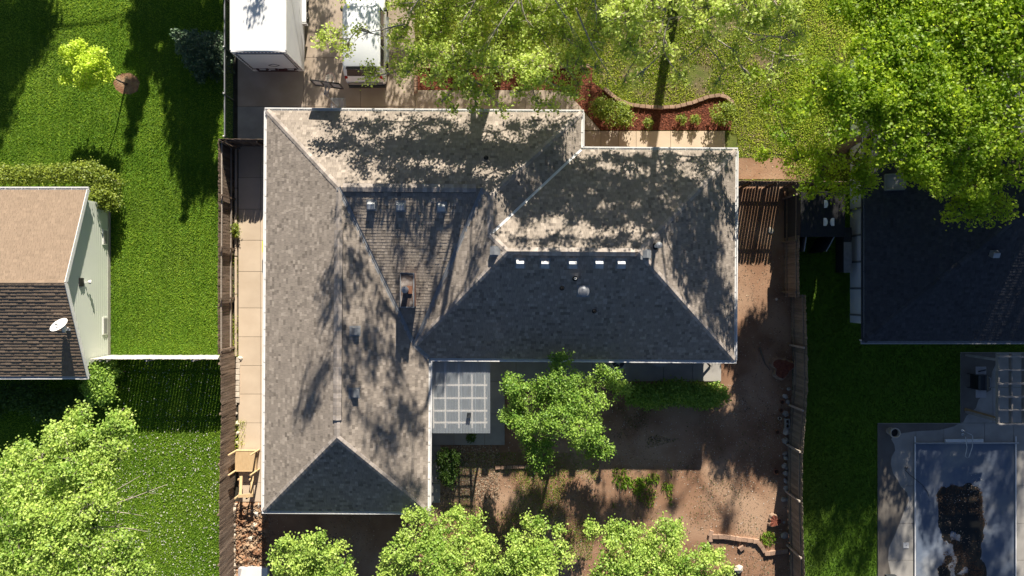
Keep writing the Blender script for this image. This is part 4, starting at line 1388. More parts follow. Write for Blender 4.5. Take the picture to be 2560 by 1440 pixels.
for px, py in ((2063, 555), (2080, 555), (2064, 510)):
    q = P(px, py, zs + 0.04)
    sg = 1 if px != 2080 else -1
    pts = [(q.x - sg * 0.08, q.y - 0.19), (q.x + sg * 0.02, q.y - 0.19), (q.x + sg * 0.075, q.y - 0.10), (q.x + sg * 0.09, q.y), (q.x + sg * 0.075, q.y + 0.10), (q.x + sg * 0.02, q.y + 0.19), (q.x - sg * 0.08, q.y + 0.19)]
    MB().prism(pts, zs + 0.02, zs + 0.12).build('roof_vent', M['white_paint'], sh)
a = P(2112, 570, 1.0); b = P(2130, 680, 1.0)
sb2 = thing('storage_box', 'dark storage box against the white right wall', 'box', ((a.x + b.x) / 2, (a.y + b.y) / 2, 0))
MB().bbox(a.x, b.x, b.y, a.y, 0.0, 0.92).build('body', M['bin_dark'], sb2)
MB().bbox(a.x - 0.03, b.x, b.y - 0.03, a.y - 0.72, 0.925, 0.98).build('lid', M['galv_dull'], sb2)
MB().bbox(a.x - 0.03, b.x, a.y - 0.70, a.y + 0.03, 0.925, 0.98).build('lid', M['bin_dark'], sb2)

# ================================================================== TRAILER
tx0, tx1, ty0, ty1, tz0, tz1 = -13.45, -10.8, 11.3, 18.8, 0.48, 3.4
tr = thing('trailer', 'white enclosed cargo trailer parked beside the iron fence', 'trailer', ((tx0 + tx1) / 2, 15, 0.06))
MB().bbox(tx0, tx1, ty0 + 0.05, ty1, tz0, tz1 - 0.04).build('body', M['trailer_side'], tr)
rf = MB(); nx_, ny_ = 8, 24
vs = []; fs = []
for j in range(ny_ + 1):
    for i in range(nx_ + 1):
        u, v = i / nx_, j / ny_
        z = tz1 - 0.035 + 0.05 * math.sin(math.pi * u) ** 0.7 + 0.006 * mnoise.noise(Vector((u * 6, v * 14, 0)))
        vs.append((tx0 - 0.01 + (tx1 - tx0 + 0.02) * u, ty0 + 0.03 + (ty1 - ty0) * v, z))
for j in range(ny_):
    for i in range(nx_): fs.append((j * (nx_ + 1) + i, j * (nx_ + 1) + i + 1, (j + 1) * (nx_ + 1) + i + 1, (j + 1) * (nx_ + 1) + i))
MB().add(vs, fs).build('roof', M['trailer_white'], tr, smooth=True)
for xx in (tx0 + 0.005, tx1 - 0.005):
    MB().beam((xx, ty0 + 0.06, tz1 - 0.04), (xx, ty1, tz1 - 0.04), 0.05, 0.09).build('edge_trim', M['white_metal'], tr)
# rear frame, ramp door with red and white tape, hinges, placard, bumper
fr = MB()
fr.bbox(tx0, tx0 + 0.12, ty0 - 0.02, ty0 + 0.06, tz0, tz1 - 0.02); fr.bbox(tx1 - 0.12, tx1, ty0 - 0.02, ty0 + 0.06, tz0, tz1 - 0.02)
fr.bbox(tx0 + 0.12, tx1 - 0.12, ty0 - 0.02, ty0 + 0.06, tz1 - 0.16, tz1 - 0.02); fr.bbox(tx0 + 0.12, tx1 - 0.12, ty0 - 0.02, ty0 + 0.06, tz0, tz0 + 0.2)
fr.build('rear_frame', M['white_metal'], tr)
dr_ = MB().bbox(tx0 + 0.16, tx1 - 0.16, ty0 - 0.045, ty0 + 0.04, tz0 + 0.5, tz1 - 0.2).build('ramp_door', M['trailer_side'], tr)
fy = ty0 - 0.05
fm = MB()
for x0, x1, z0, z1 in ((tx0 + .16, tx1 - .16, tz1 - .225, tz1 - .2), (tx0 + .16, tx1 - .16, tz0 + .46, tz0 + .5), (tx0 + .16, tx0 + .19, tz0 + .5, tz1 - .225), (tx1 - .19, tx1 - .16, tz0 + .5, tz1 - .225)):
    fm.bbox(x0, x1, fy - 0.02, fy, z0, z1)
fm.build('door_seal', M['black_metal'], dr_)
for k in range(13):
    x0 = tx0 + 0.22 + k * 0.175
    MB().bbox(x0, x0 + 0.1, ty0 - 0.026, ty0 - 0.0205, tz1 - 0.14, tz1 - 0.06).build('tape', M['dark_red'], tr)
for k in range(11):
    z0 = tz0 + 0.25 + k * 0.225
    for xx in (tx0 + 0.05, tx1 - 0.09): MB().bbox(xx, xx + 0.04, ty0 - 0.026, ty0 - 0.0205, z0, z0 + 0.13).build('tape', M['dark_red'], tr)
cx, cz = (tx0 + tx1) / 2 + 0.1, 1.5
dm = MB()
for a, b in (((-.28, 0), (0, .2)), ((0, .2), (.28, 0)), ((.28, 0), (0, -.2)), ((0, -.2), (-.28, 0))):
    dm.beam((cx + a[0], fy - 0.003, cz + a[1]), (cx + b[0], fy - 0.003, cz + b[1]), 0.03, 0.012, up=(0, 1, 0))
dm.build('placard_outline', M['black_metal'], dr_)
hb = MB()
for k in range(5): hb.bbox(tx0 + .35 + k * .48, tx0 + .47 + k * .48, fy - .06, fy, tz0 + .42, tz0 + .55)
hb.bbox(cx + .05, cx + .35, fy - .09, fy, tz0 + .4, tz0 + .5); hb.bbox(tx0 + .3, tx1 - .3, ty0 - .06, ty0 - .025, tz0 + .03, tz0 + .1)
hb.build('hinge', M['dark_red'], tr)
for x0 in (tx0 + .25, tx0 + .95, tx0 + 1.65):
    MB().bbox(x0, x0 + 0.55, ty0 - .03, ty0 - .021, tz0 + .06, tz0 + .17).build('light_panel', M['bin_dark'], tr)
for yy in (14.2, 15.1):
    for xx, sg in ((tx1 + 0.02, 1), (tx0 - 0.02, -1)):
        w_ = MB().lathe([(0.2, -0.11), (0.33, -0.11), (0.36, -0.06), (0.36, 0.06), (0.33, 0.11), (0.2, 0.11)], (xx, yy, 0.42), 22, axis=(1, 0, 0)).build('wheel', M['rubber'], tr)
        MB().lathe([(0.0, -0.1), (0.2, -0.1), (0.2, 0.1), (0.14, 0.115), (0.06, 0.09), (0.0, 0.09)], (xx, yy, 0.42), 18, axis=(sg, 0, 0)).build('rim', M['white_metal'], w_)
for xx in (tx1, tx0 - 0.2):
    fe = MB(); fe.bbox(xx + 0.003, xx + 0.2, 13.7, 15.6, 0.82, 0.86)
    fe.bbox(xx + 0.003, xx + 0.2, 13.62, 13.68, 0.5, 0.84); fe.bbox(xx + 0.003, xx + 0.2, 15.62, 15.68, 0.5, 0.84)
    fe.build('fender', M['white_metal'], tr)

# ================================================================== VAN
vx, vy0 = -7.52, 10.52
van = thing('van', 'white van parked on the driveway under the front tree', 'van', (vx, 13.0, 0.06))
ST = [  # y, zbottom, zbelt, zroof, half widths (sill, belt, roof)
    (0.00, 0.45, 0.95, 1.02, 0.86, 0.90, 0.86),
    (0.06, 0.34, 1.02, 1.12, 0.95, 0.98, 0.93),
    (0.16, 0.30, 1.08, 1.40, 0.97, 1.00, 0.92),
    (0.42, 0.30, 1.10, 1.90, 0.98, 1.01, 0.93),
    (0.55, 0.30, 1.10, 1.97, 0.98, 1.01, 0.92),
    (2.2, 0.30, 1.08, 2.03, 0.98, 1.01, 0.93),
    (3.4, 0.30, 1.05, 1.98, 0.98, 1.01, 0.92),
    (3.9, 0.30, 1.02, 1.72, 0.98, 1.00, 0.80),
    (4.45, 0.30, 1.00, 1.08, 0.97, 0.98, 0.93),
    (5.0, 0.34, 0.86, 0.90, 0.92, 0.92, 0.78),
    (5.15, 0.42, 0.74, 0.78, 0.84, 0.84, 0.72)]
vs = []; fs = []
for (y, zb, zm, zt, wb, wm, wt) in ST:
    ring = [(-wb, zb), (-wm, (zb + zm) / 2), (-wm * 0.995, zm), (-wt, zt - 0.06), (-wt * 0.86, zt), (0, zt + 0.015), (wt * 0.86, zt), (wt, zt - 0.06), (wm * 0.995, zm), (wm, (zb + zm) / 2), (wb, zb)]
    vs += [(vx + a, vy0 + y, b + 0.06) for a, b in ring]
nr = 11
for i in range(len(ST) - 1):
    for k in range(nr - 1): fs.append((i * nr + k, i * nr + k + 1, (i + 1) * nr + k + 1, (i + 1) * nr + k))
fs.append(tuple(range(nr))); fs.append(tuple((len(ST) - 1) * nr + k for k in range(nr - 1, -1, -1)))
MB().add(vs, fs).build('body', M['van_paint'], van, smooth=True)


def vquad(pts, name, m, par=van, th=0.012):
    c = [Vector((vx + a, vy0 + b, z + 0.06)) for a, b, z in pts]
    n = (c[1] - c[0]).cross(c[2] - c[0]).normalized()
    mid = sum(c, Vector((0, 0, 0))) / len(c)
    if n.dot(mid - Vector((vx, 13.1, 1.0))) < 0: c = c[::-1]; n = -n
    k = len(c)
    vv = [q - n * 0.03 for q in c] + [q + n * th for q in c]
    ff = [tuple(range(k, 2 * k))] + [(i, (i + 1) % k, k + (i + 1) % k, k + i) for i in range(k)]
    return MB().add(vv, ff).build(name, m, par)


vquad([(-0.80, 0.19, 1.46), (0.80, 0.19, 1.46), (0.74, 0.40, 1.86), (-0.74, 0.40, 1.86)], 'rear_window', M['glass_dark'])
vquad([(-0.78, 0.395, 1.90), (0.78, 0.395, 1.90), (0.72, 0.50, 1.985), (-0.72, 0.50, 1.985)], 'rear_spoiler', M['bin_dark'])
vquad([(-0.74, 3.95, 1.72), (0.74, 3.95, 1.72), (0.82, 4.42, 1.13), (-0.82, 4.42, 1.13)], 'windscreen', M['glass_dark'])
for s_ in (-1, 1):
    for y0_, y1_ in ((0.62, 1.55), (1.65, 2.6), (2.7, 3.5)):
        vquad([(s_ * 0.985, y0_, 1.18), (s_ * 0.985, y1_, 1.18), (s_ * 0.945, y1_, 1.80), (s_ * 0.945, y0_, 1.80)], 'side_window', M['glass_dark'])
    vquad([(s_ * 0.97, 0.10, 1.08), (s_ * 0.80, 0.09, 1.08), (s_ * 0.80, 0.17, 1.45), (s_ * 0.93, 0.17, 1.45)], 'tail_light', M['tail_red'])
    MB().box((vx + s_ * 1.1, vy0 + 3.65, 1.25), (0.2, 0.12, 0.2)).build('mirror', M['bin_dark'], van)
    MB().beam((vx + s_ * 1.04, vy0 + 1.2, 0.42), (vx + s_ * 1.04, vy0 + 3.6, 0.42), 0.14, 0.05).build('running_board', M['galv'], van)
    for yy in (1.0, 4.2):
        w_ = MB().lathe([(0.2, -0.11), (0.3, -0.11), (0.34, -0.06), (0.34, 0.06), (0.3, 0.11), (0.2, 0.11)], (vx + s_ * 0.92, vy0 + yy, 0.40), 20, axis=(1, 0, 0)).build('wheel', M['rubber'], van)
        MB().lathe([(0.0, -0.1), (0.2, -0.1), (0.2, 0.1), (0.0, 0.11)], (vx + s_ * 0.92, vy0 + yy, 0.40), 14, axis=(s_, 0, 0)).build('rim', M['galv'], w_)
MB().hexa([(vx - .96, vy0 - .10, .42), (vx + .96, vy0 - .10, .42), (vx + 1.0, vy0 + .2, .42), (vx - 1.0, vy0 + .2, .42), (vx - .92, vy0 - .10, .66), (vx + .92, vy0 - .10, .66), (vx + .99, vy0 + .15, .70), (vx - .99, vy0 + .15, .70)]).build('bumper', M['bin_dark'], van)
vquad([(-0.26, 0.02, 0.78), (0.26, 0.02, 0.78), (0.26, 0.05, 0.92), (-0.26, 0.05, 0.92)], 'licence_plate', M['white_paint'])

# ================================================================== BASKETBALL HOOP
hx, hy = -9.12, 9.45
bh = thing('basketball_hoop', 'portable basketball hoop standing at the house gutter', 'basketball hoop', (hx, hy, 0.06))
base = MB()
base.hexa([(hx - .46, (hy + 0.22) - .42, .06), (hx + .42, (hy + 0.22) - .42, .06), (hx + .36, (hy + 0.22) + .34, .06), (hx - .40, (hy + 0.22) + .34, .06), (hx - .38, (hy + 0.22) - .36, .24), (hx + .34, (hy + 0.22) - .36, .24), (hx + .27, (hy + 0.22) + .24, .18), (hx - .31, (hy + 0.22) + .24, .18)])
base.hexa([(hx - .16, (hy + 0.22) - .38, .2), (hx + .12, (hy + 0.22) - .38, .2), (hx + .08, (hy + 0.22) + .26, .17), (hx - .12, (hy + 0.22) + .26, .17), (hx - .12, (hy + 0.22) - .34, .29), (hx + .08, (hy + 0.22) - .34, .29), (hx + .05, (hy + 0.22) + .22, .23), (hx - .09, (hy + 0.22) + .22, .23)])
base.build('base', M['plastic_gray'], bh)
MB().tube([(hx, hy - 0.02, 0.15), (hx, hy, 1.6), (hx, hy + 0.02, 2.75)], [0.045, 0.045, 0.04], 10).build('pole', M['galv_dull'], bh)
bl = Vector((-9.54, 9.85, 2.88)); br_ = Vector((-8.18, 9.67, 2.88)); up = Vector((0, 0, 0.84))
d = (br_ - bl).normalized(); nr_ = Vector((-d.y, d.x, 0))
if nr_.y < 0: nr_ = -nr_
W_ = (br_ - bl).length
bd = MB().hexa([bl, br_, br_ + nr_ * 0.02, bl + nr_ * 0.02, bl + up, br_ + up, br_ + nr_ * 0.02 + up, bl + nr_ * 0.02 + up]).build('backboard', M['board_gray'], bh)
fm = MB()
for t in (0.0, 0.35, 0.65, 1.0):
    c = bl + d * (W_ * t); fm.beam(c - nr_ * .01, c - nr_ * .01 + up, 0.05, 0.06, up=d)
for z in (0.0, 0.84):
    fm.beam(bl - nr_ * .01 + Vector((0, 0, z)), br_ - nr_ * .01 + Vector((0, 0, z)), 0.06, 0.05)
fm.build('frame', M['black_metal'], bd)
for s_ in (-1, 1):
    m0 = bl + d * (W_ / 2 + s_ * 0.09)
    MB().beam(Vector((hx + s_ * .05, hy, 2.65)), m0 + Vector((0, 0, .12)), 0.03, 0.05).build('arm', M['galv'], bh)
    MB().beam(Vector((hx + s_ * .05, hy, 2.2)), m0 + Vector((0, 0, .5)), 0.03, 0.05).build('arm', M['galv'], bh)
    MB().tube([(hx + s_ * .25, hy - .3, .2), (hx, hy, 1.1)], 0.018, 6).build('brace', M['galv_dull'], bh)
rc = bl + d * (W_ / 2) + nr_ * 0.38 + Vector((0, 0, 0.17))
ringp = [rc + Vector((0.235 * math.cos(a), 0.235 * math.sin(a), 0)) for a in np.linspace(0, 2 * math.pi, 29)]
rim = MB().tube(ringp, 0.012, 6, caps=False).build('rim', M['dark_red'], bh)
nt_ = MB()
for k in range(12):
    a = 2 * math.pi * k / 12
    for sg in (-1, 1):
        pts = []
        for j in range(5):
            aa = a + sg * j * 0.26; r_ = 0.235 - 0.028 * j
            pts.append(rc + Vector((r_ * math.cos(aa), r_ * math.sin(aa), -0.1 * j)))
        nt_.tube(pts, 0.006, 3, caps=False)
nt_.build('net', M['net'], rim)

# ================================================================== WOODEN BENCH FRAME AND RAMP
zt = 0.42
tb = thing('potting_bench', 'new wooden bench platform with four upright corner posts', 'bench', P(615, 1155))
a, b = P(589, 1127, zt), P(640, 1178, zt)
MB().bbox(a.x + .02, b.x - .02, b.y + .02, a.y - .02, zt - 0.03, zt).build('top', M['wood_new'], tb)
for x0, x1, y0, y1 in ((a.x, b.x, a.y - .02, a.y + .02), (a.x, b.x, b.y - .02, b.y + .02), (a.x - .02, a.x + .02, b.y + .02, a.y - .02), (b.x - .02, b.x + .02, b.y + .02, a.y - .02)):
    MB().bbox(x0, x1, y0, y1, zt - 0.16, zt + 0.012).build('apron', M['wood_new'], tb)
for x in (a.x + 0.05, b.x - 0.02):
    for y in (a.y - 0.02, b.y + 0.02):
        sx = 1 if x > -14 else -1
        piece('post', 'box', M['wood_new'], tb, (x + (0.05 if x > (a.x + b.x) / 2 else -0.07), y, 0.64), (0.09, 0.045, 1.24))
rp = thing('timber_frame', 'pale timber frame propped below the wooden bench', 'timber frame', P(617, 1215))
for x0 in (603, 631):
    p = P(x0, 1190, 0.45); q = P(x0 - 2, 1244, 0.75)
    MB().beam(p, q, 0.14, 0.05).build('board', M['wood_new'], rp)
p = P(596, 1240, 0.78); q = P(632, 1238, 0.78)
MB().beam(p, q, 0.16, 0.06).build('cross_board', M['wood_new'], rp)
for x0 in (601, 629):
    p = P(x0, 1236, 0.0)
    piece('leg', 'box', M['wood_new'], rp, (p.x, p.y, 0.36), (0.07, 0.07, 0.72)); p = P(x0 + 2, 1194, 0)
    piece('leg', 'box', M['wood_new'], rp, (p.x, p.y, 0.2), (0.07, 0.07, 0.4))

# bins peeping from under the eave
a = P(657, 603, 0.5); b = P(672, 630, 0.5)
o = thing('bin', 'lime yellow bin tucked under the left eave', 'bin', ((a.x + b.x) / 2, (a.y + b.y) / 2, 0.06))
MB().hexa([(a.x + .04, b.y + .04, .06), (b.x - .04, b.y + .04, .06), (b.x - .04, a.y - .04, .06), (a.x + .04, a.y - .04, .06), (a.x, b.y, .5), (b.x, b.y, .5), (b.x, a.y, .5), (a.x, a.y, .5)]).build('body', M['lime'], o)
MB().bbox(a.x - .02, b.x + .02, b.y - .02, a.y + .02, .502, .54).build('lid', M['lime'], o)
a = P(659, 705, 0.9); b = P(675, 742, 0.9)
o = thing('bin', 'dark wheeled bin tucked under the left eave', 'bin', ((a.x + b.x) / 2, (a.y + b.y) / 2, 0.06))
MB().hexa([(a.x + .04, b.y + .06, .06), (b.x - .04, b.y + .06, .06), (b.x - .04, a.y - .06, .06), (a.x + .04, a.y - .06, .06), (a.x, b.y, .88), (b.x, b.y, .88), (b.x, a.y, .88), (a.x, a.y, .88)]).build('body', M['bin_dark'], o)
MB().bbox(a.x - .02, b.x + .02, b.y - .02, a.y + .02, .882, .93).build('lid', M['bin_dark'], o)

# white box at the lower edge
a = P(592, 1420, 0.5); b = P(668, 1480, 0.5)
o = thing('crate', 'white box lid at the bottom edge by the left fence', 'box', ((a.x + b.x) / 2, (a.y + b.y) / 2, 0.0))
MB().bbox(a.x + .05, b.x - .05, b.y + .05, a.y - .05, 0.02, 0.46).build('body', M['plastic_gray'], o)
MB().hexa([(a.x, b.y, .465), (b.x, b.y, .465), (b.x, a.y, .465), (a.x + .25, a.y, .465), (a.x + .02, b.y, .52), (b.x - .02, b.y, .52), (b.x - .02, a.y - .02, .5), (a.x + .27, a.y - .02, .5)]).build('lid', M['white_paint'], o)

# ================================================================== BRICK EDGINGS
EDG = 'red brown brick edging'


def edging(label, pts, z=0.0, step=0.235, size=(0.215, 0.16, 0.13), m=None, loose=()):
    w = [Vector((x, y, 0)) for x, y in px_poly(pts)]
    root = thing('brick_edging', label, 'edging', (w[0].x, w[0].y, 0))
    m = m or M['edge_brick']
    carry = 0.0
    for a, b in zip(w[:-1], w[1:]):
        d = b - a; L = d.length; d.normalize()
        s = carry
        while s < L:
            c = a + d * s
            piece('brick', random.choice(('boxr1', 'boxr2', 'boxr3')), m, root, (c.x, c.y, size[2] / 2 + random.uniform(-.015, .02)), (size[0], size[1], size[2]),
                  rz=math.atan2(d.y, d.x) + random.uniform(-.08, .08), rx=random.uniform(-.05, .05))
            s += step
        carry = s - L
    for x, y, r in loose:
        c = P(x, y); piece('brick', 'boxr2', m, root, (c.x, c.y, 0.06), size, rz=r, rx=0.15)
    return root


edging('curved pale brick edging of the bed by the front walk', [(1514, 226), (1540, 248), (1570, 262), (1610, 268), (1650, 270), (1690, 268), (1730, 258), (1770, 243), (1795, 240), (1815, 244), (1828, 256), (1834, 270)], size=(0.29, 0.18, 0.16), step=0.31)
edging('straight brick edging under the big front tree', [(1040, 226), (1040, 168), (1480, 167)], size=(0.29, 0.18, 0.16), step=0.31)
edging('crooked brick edging at the lower right of the yard', [(1786, 1340), (1805, 1340), (1892, 1352), (1900, 1362), (1914, 1382), (1968, 1376)], size=(0.30, 0.22, 0.14), step=0.31, loose=((1853, 1369, 0.6), (1776, 1332, 1.2), (1775, 1346, 1.4)))
edging('short brick row below the covered patio', [(1245, 1168), (1320, 1165)], size=(0.28, 0.18, 0.1), step=0.31)
edging('block row along the left path below the kerb', [(597, 900), (596, 1000)], size=(0.27, 0.20, 0.13), step=0.30, m=M['stone_pale'])

# ================================================================== ROCKS


def rock(px, py, s, label, m=None, group=None, k=None, hs=0.7):
    c = P(px, py)
    o = piece('rock', 'rock%d' % (k or random.randint(1, 5)), m or M['stone'], None, (c.x, c.y, s * hs * 0.3), (s * random.uniform(.8, 1.25), s * random.uniform(.8, 1.25), s * hs), rz=random.uniform(0, 6))
    tag(o, label, 'rock', group)


for px, py, s in ((1970, 972, .30), (1961, 990, .36), (1968, 1004, .28), (1962, 1033, .38), (1966, 1078, .40), (1962, 1100, .42), (1962, 1133, .34), (1963, 1144, .28), (1960, 1163, .36), (1966, 1170, .24), (1962, 1182, .34), (1963, 1202, .32), (1964, 1220, .30), (1958, 1248, .30), (1967, 1248, .22), (1960, 1305, .20), (1960, 1338, .42)):
    rock(px, py, s, 'grey rock in the row at the foot of the right fence', group='rocks along the right fence')
rock(1926, 577, .36, 'pale flat rock lying in the right side yard shadow', M['stone_pale'], hs=0.3)
rock(1941, 748, .20, 'small pale rock on the soil by the fence step', M['stone_pale'])
rock(1846, 1421, .46, 'white pointed rock at the lower right brick bed', M['stone_pale'])
for px, py, s, q in ((648, 1262, .30, 'topmost'), (643, 1282, .40, 'largest'), (630, 1277, .30, 'leftmost')):
    rock(px, py, s, q + ' pale rock in the cluster at the lower left house corner', M['stone_pale'], 'rocks at the house corner')
for px, py, s, q in ((640, 1312, .42, 'large'), (628, 1345, .26, 'small lower')):
    rock(px, py, s, q + ' pale rock sunk in the heaped reddish soil', M['stone_pale'], 'rocks in the soil heap')
for k in range(15):
    rock(590 + random.uniform(-3, 4) - 0.02 * k, 1262 + k * 12.5, random.uniform(.22, .34), 'pale stone in the row at the foot of the left fence', M['stone_pale'], 'stones along the left fence')
for k in range(7):
    rock(593 + random.uniform(-3, 3), 1010 + k * 24, random.uniform(.2, .3), 'pale stone between side path and left fence', M['stone_pale'], 'stones beside the path')
rock(602, 896, .30, 'pale stone at the end of the kerb strip', M['stone_pale'])

# ================================================================== STUMPS, POTS, BLOCK


def stump(px, py, r, label, seed, h=0.28):
    c = P(px, py)
    root = thing('tree_stump', label, 'stump', (c.x, c.y, 0))
    n = 40
    rr = []
    for k in range(n):
        a = 2 * math.pi * k / n
        rr.append(r * (0.74 + 0.16 * math.sin(3 * a + seed) + 0.13 * abs(math.sin(2.5 * a + seed * 2)) + 0.04 * math.sin(7 * a)))
    ring = lambda f, z: [(c.x + f * rr[k] * math.cos(2 * math.pi * k / n), c.y + f * rr[k] * math.sin(2 * math.pi * k / n), z + 0.02 * math.sin(5 * k)) for k in range(n)]
    lo, hi, ins_ = ring(1.18, 0.0), ring(1.0, h), ring(0.93, h + 0.004)
    vs = lo + hi + ins_
    fs = [(k, (k + 1) % n, n + (k + 1) % n, n + k) for k in range(n)] + [(n + k, n + (k + 1) % n, 2 * n + (k + 1) % n, 2 * n + k) for k in range(n)]
    MB().add(vs, fs).build('bark', M['stump_bark'], root)
    top = [(x, y, z + 0.003) for x, y, z in ins_] + [(c.x + 0.1 * r, c.y, h - 0.02)]
    MB().add(top, [(k, (k + 1) % n, n) for k in range(n)]).build('cut_face', M['stump_cut'], root)


stump(1952, 918, 0.62, 'large lobed red brown tree stump by the right fence', 0.6)
stump(1934, 1300, 0.36, 'small red brown tree stump near the brick bed', 2.2, 0.2)


def pot(px, py, r, label, m, h=None, inner=None, z=0.0):
    c = P(px, py); h = h or r * 1.8
    o = thing('flower_pot', label, 'pot', (c.x, c.y, z))
    MB().lathe([(r * .7, z), (r, z + h * .85), (r * 1.1, z + h * .85), (r * 1.1, z + h), (r * .92, z + h), (r * .88, z + h * .7), (0, z + h * .68)], (c.x, c.y, 0), 18).build('body', m, o)
    MB().lathe([(r * .87, z + h * .7), (r * .86, z + h * .72), (0, z + h * .74)], (c.x, c.y, 0), 14).build('soil_fill', inner or M['soil_dark'], o)


pot(1953, 1004, .105, 'uppermost clay pot beside the rock row', M['terracotta'])
pot(1950, 1025, .105, 'second clay pot beside the rock row', M['terracotta'])
pot(1947, 1045, .085, 'small pale pot above the cinder block', M['stone_pale'])
pot(1941, 1079, .105, 'clay pot left of the cinder block rocks', M['terracotta'])
pot(1938, 1177, .13, 'lone clay pot casting a shadow on sunlit soil', M['terracotta'])
pot(2221, 1076, .24, 'large cream planter pot on the pool deck corner', M['stone_pale'], .62, M['black_metal'], 0.06)
c = P(1966, 1058)
cb_ = thing('cinder_block', 'grey two hole cinder block among the fence rocks', 'block', (c.x, c.y, 0))
q = MB()
for x0, x1, y0, y1 in ((-.12, -.08, -.25, .25), (.08, .12, -.25, .25), (-.08, .08, -.25, -.20), (-.08, .08, .20, .25), (-.08, .08, -.025, .025)):
    q.bbox(c.x + x0, c.x + x1, c.y + y0, c.y + y1, 0.004, .2)
q.build('shell', M['concrete_gray'], cb_)
MB().bbox(c.x - .079, c.x + .079, c.y - .199, c.y + .199, 0.004, .03).build('fill', M['soil_dark'], cb_)
# fallen branch and downspout
pts = [P(1898, 868), P(1904, 888), P(1912, 908), P(1924, 925)]
o = MB().tube([Vector((p.x, p.y, 0.05 + 0.05 * math.sin(i * 2))) for i, p in enumerate(pts)], [.05, .045, .035, .02], 6).build('fallen_branch', M['bark'])
tag(o, 'curved fallen branch lying left of the large stump', 'branch')
o = MB().tube([(P(1765, 903, .5).x, P(0, 903, .5).y, .5), (P(1775, 915, .1).x, P(0, 915, .1).y, .12)], .05, 8).build('downspout', M['black_metal'])
tag(o, 'short black drain pipe sticking out below the rear eave', 'pipe')

# AC unit and round table under the rear eave
c = P(1546, 906, 0.75)
ac = thing('air_conditioner', 'grey round topped air conditioner under the rear eave', 'air conditioner', (c.x, c.y, 0.08))
MB().prism([(c.x - .36, c.y - .32), (c.x + .36, c.y - .32), (c.x + .38, c.y + .34), (c.x - .38, c.y + .34)], 0.08, 0.74).build('case', M['plastic_gray'], ac)
MB().lathe([(.30, .742), (.31, .77), (.27, .78), (.0, .775)], (c.x, c.y, 0), 22).build('grille', M['bin_dark'], ac)
MB().lathe([(.10, .78), (.10, .81), (0, .815)], (c.x, c.y, 0), 14).build('fan_hub', M['galv_dull'], ac)
for k in range(5):
    a = k * 2 * math.pi / 5
    MB().beam((c.x + .09 * math.cos(a), c.y + .09 * math.sin(a), .792), (c.x + .28 * math.cos(a), c.y + .28 * math.sin(a), .792), .03, .008).build('spoke', M['galv_dull'], ac)
c = P(1650, 888, 0.72)
tb2 = thing('round_table', 'round glass patio table half hidden by the rear eave', 'table', (c.x, c.y, 0.08))
MB().lathe([(.60, .70), (.62, .71), (.62, .73), (.58, .735), (0, .735)], (c.x, c.y, 0), 30).build('top', M['board_gray'], tb2)
for k in range(4):
    a = k * math.pi / 2 + .6
    MB().tube([(c.x + .2 * math.cos(a), c.y + .2 * math.sin(a), .70), (c.x + .5 * math.cos(a), c.y + .5 * math.sin(a), .08)], .02, 6).build('leg', M['black_metal'], tb2)

# ================================================================== POOL
px0, px1 = P(2284, 0).x, P(2535, 0).x; py1, py0 = P(0, 1106).y, P(0, 1500).y
pool = thing('pool', 'rectangular pool with grey blue cover and silver frame', 'pool', ((px0 + px1) / 2, (py0 + py1) / 2, 0))
nx_, ny_ = 90, 130
vs = []; fs = []
for j in range(ny_ + 1):
    for i in range(nx_ + 1):
        u, v = i / nx_, j / ny_
        x = px0 + (px1 - px0) * u; y = py1 + (py0 - py1) * v
        edge = min(u, 1 - u) * 3.0; e2 = min(1.0, v * 3.0)
        sag = min(1, edge) ** 0.8 * min(1, e2)
        z = 0.085 - 0.40 * sag ** 1.2
        wr = 0.018 * mnoise.noise(Vector(((x + y) * 2.2, (x - y) * 5.0, 1))) + 0.012 * mnoise.noise(Vector((x * 7, y * 2.0, 3))) + 0.14 * sag * mnoise.noise(Vector((x * 0.75, y * 0.6, 16.5))) + 0.07 * sag * mnoise.noise(Vector((x * 2.2, y * 1.7, 9)))
        z += wr * min(1.0, 6 * min(u, 1 - u, v + 0.01))
        if u in (0, 1) or v == 0: z = 0.09
        vs.append((x, y, z))
for j in range(ny_):
    for i in range(nx_): fs.append((j * (nx_ + 1) + i, (j + 1) * (nx_ + 1) + i, (j + 1) * (nx_ + 1) + i + 1, j * (nx_ + 1) + i + 1))
np_mesh('cover', np.array(vs), np.array(fs), np.full(len(fs), .5), M['pool_cover'], pool, smooth=True)
MB().bbox(px0 + .05, px1 - .05, py0 + .02, py1 - .05, -1.2, -0.9).build('basin', M['bin_dark'], pool)
for x in (px0, px1):
    MB().tube([(x, py1 + .35, .13), (x, py0, .13)], .035, 8).build('side_tube', M['white_metal'], pool)
MB().tube([(px0 - .05, py1, .17), (px1 + .12, py1, .17)], .04, 8).build('roller_tube', M['galv'], pool)
a, b = P(2362, 1104, .1), P(2456, 1104, .1)
MB().beam((a.x, a.y + .06, .13), (b.x, b.y + .06, .13), .16, .10).build('step_cap', M['white_paint'], pool)
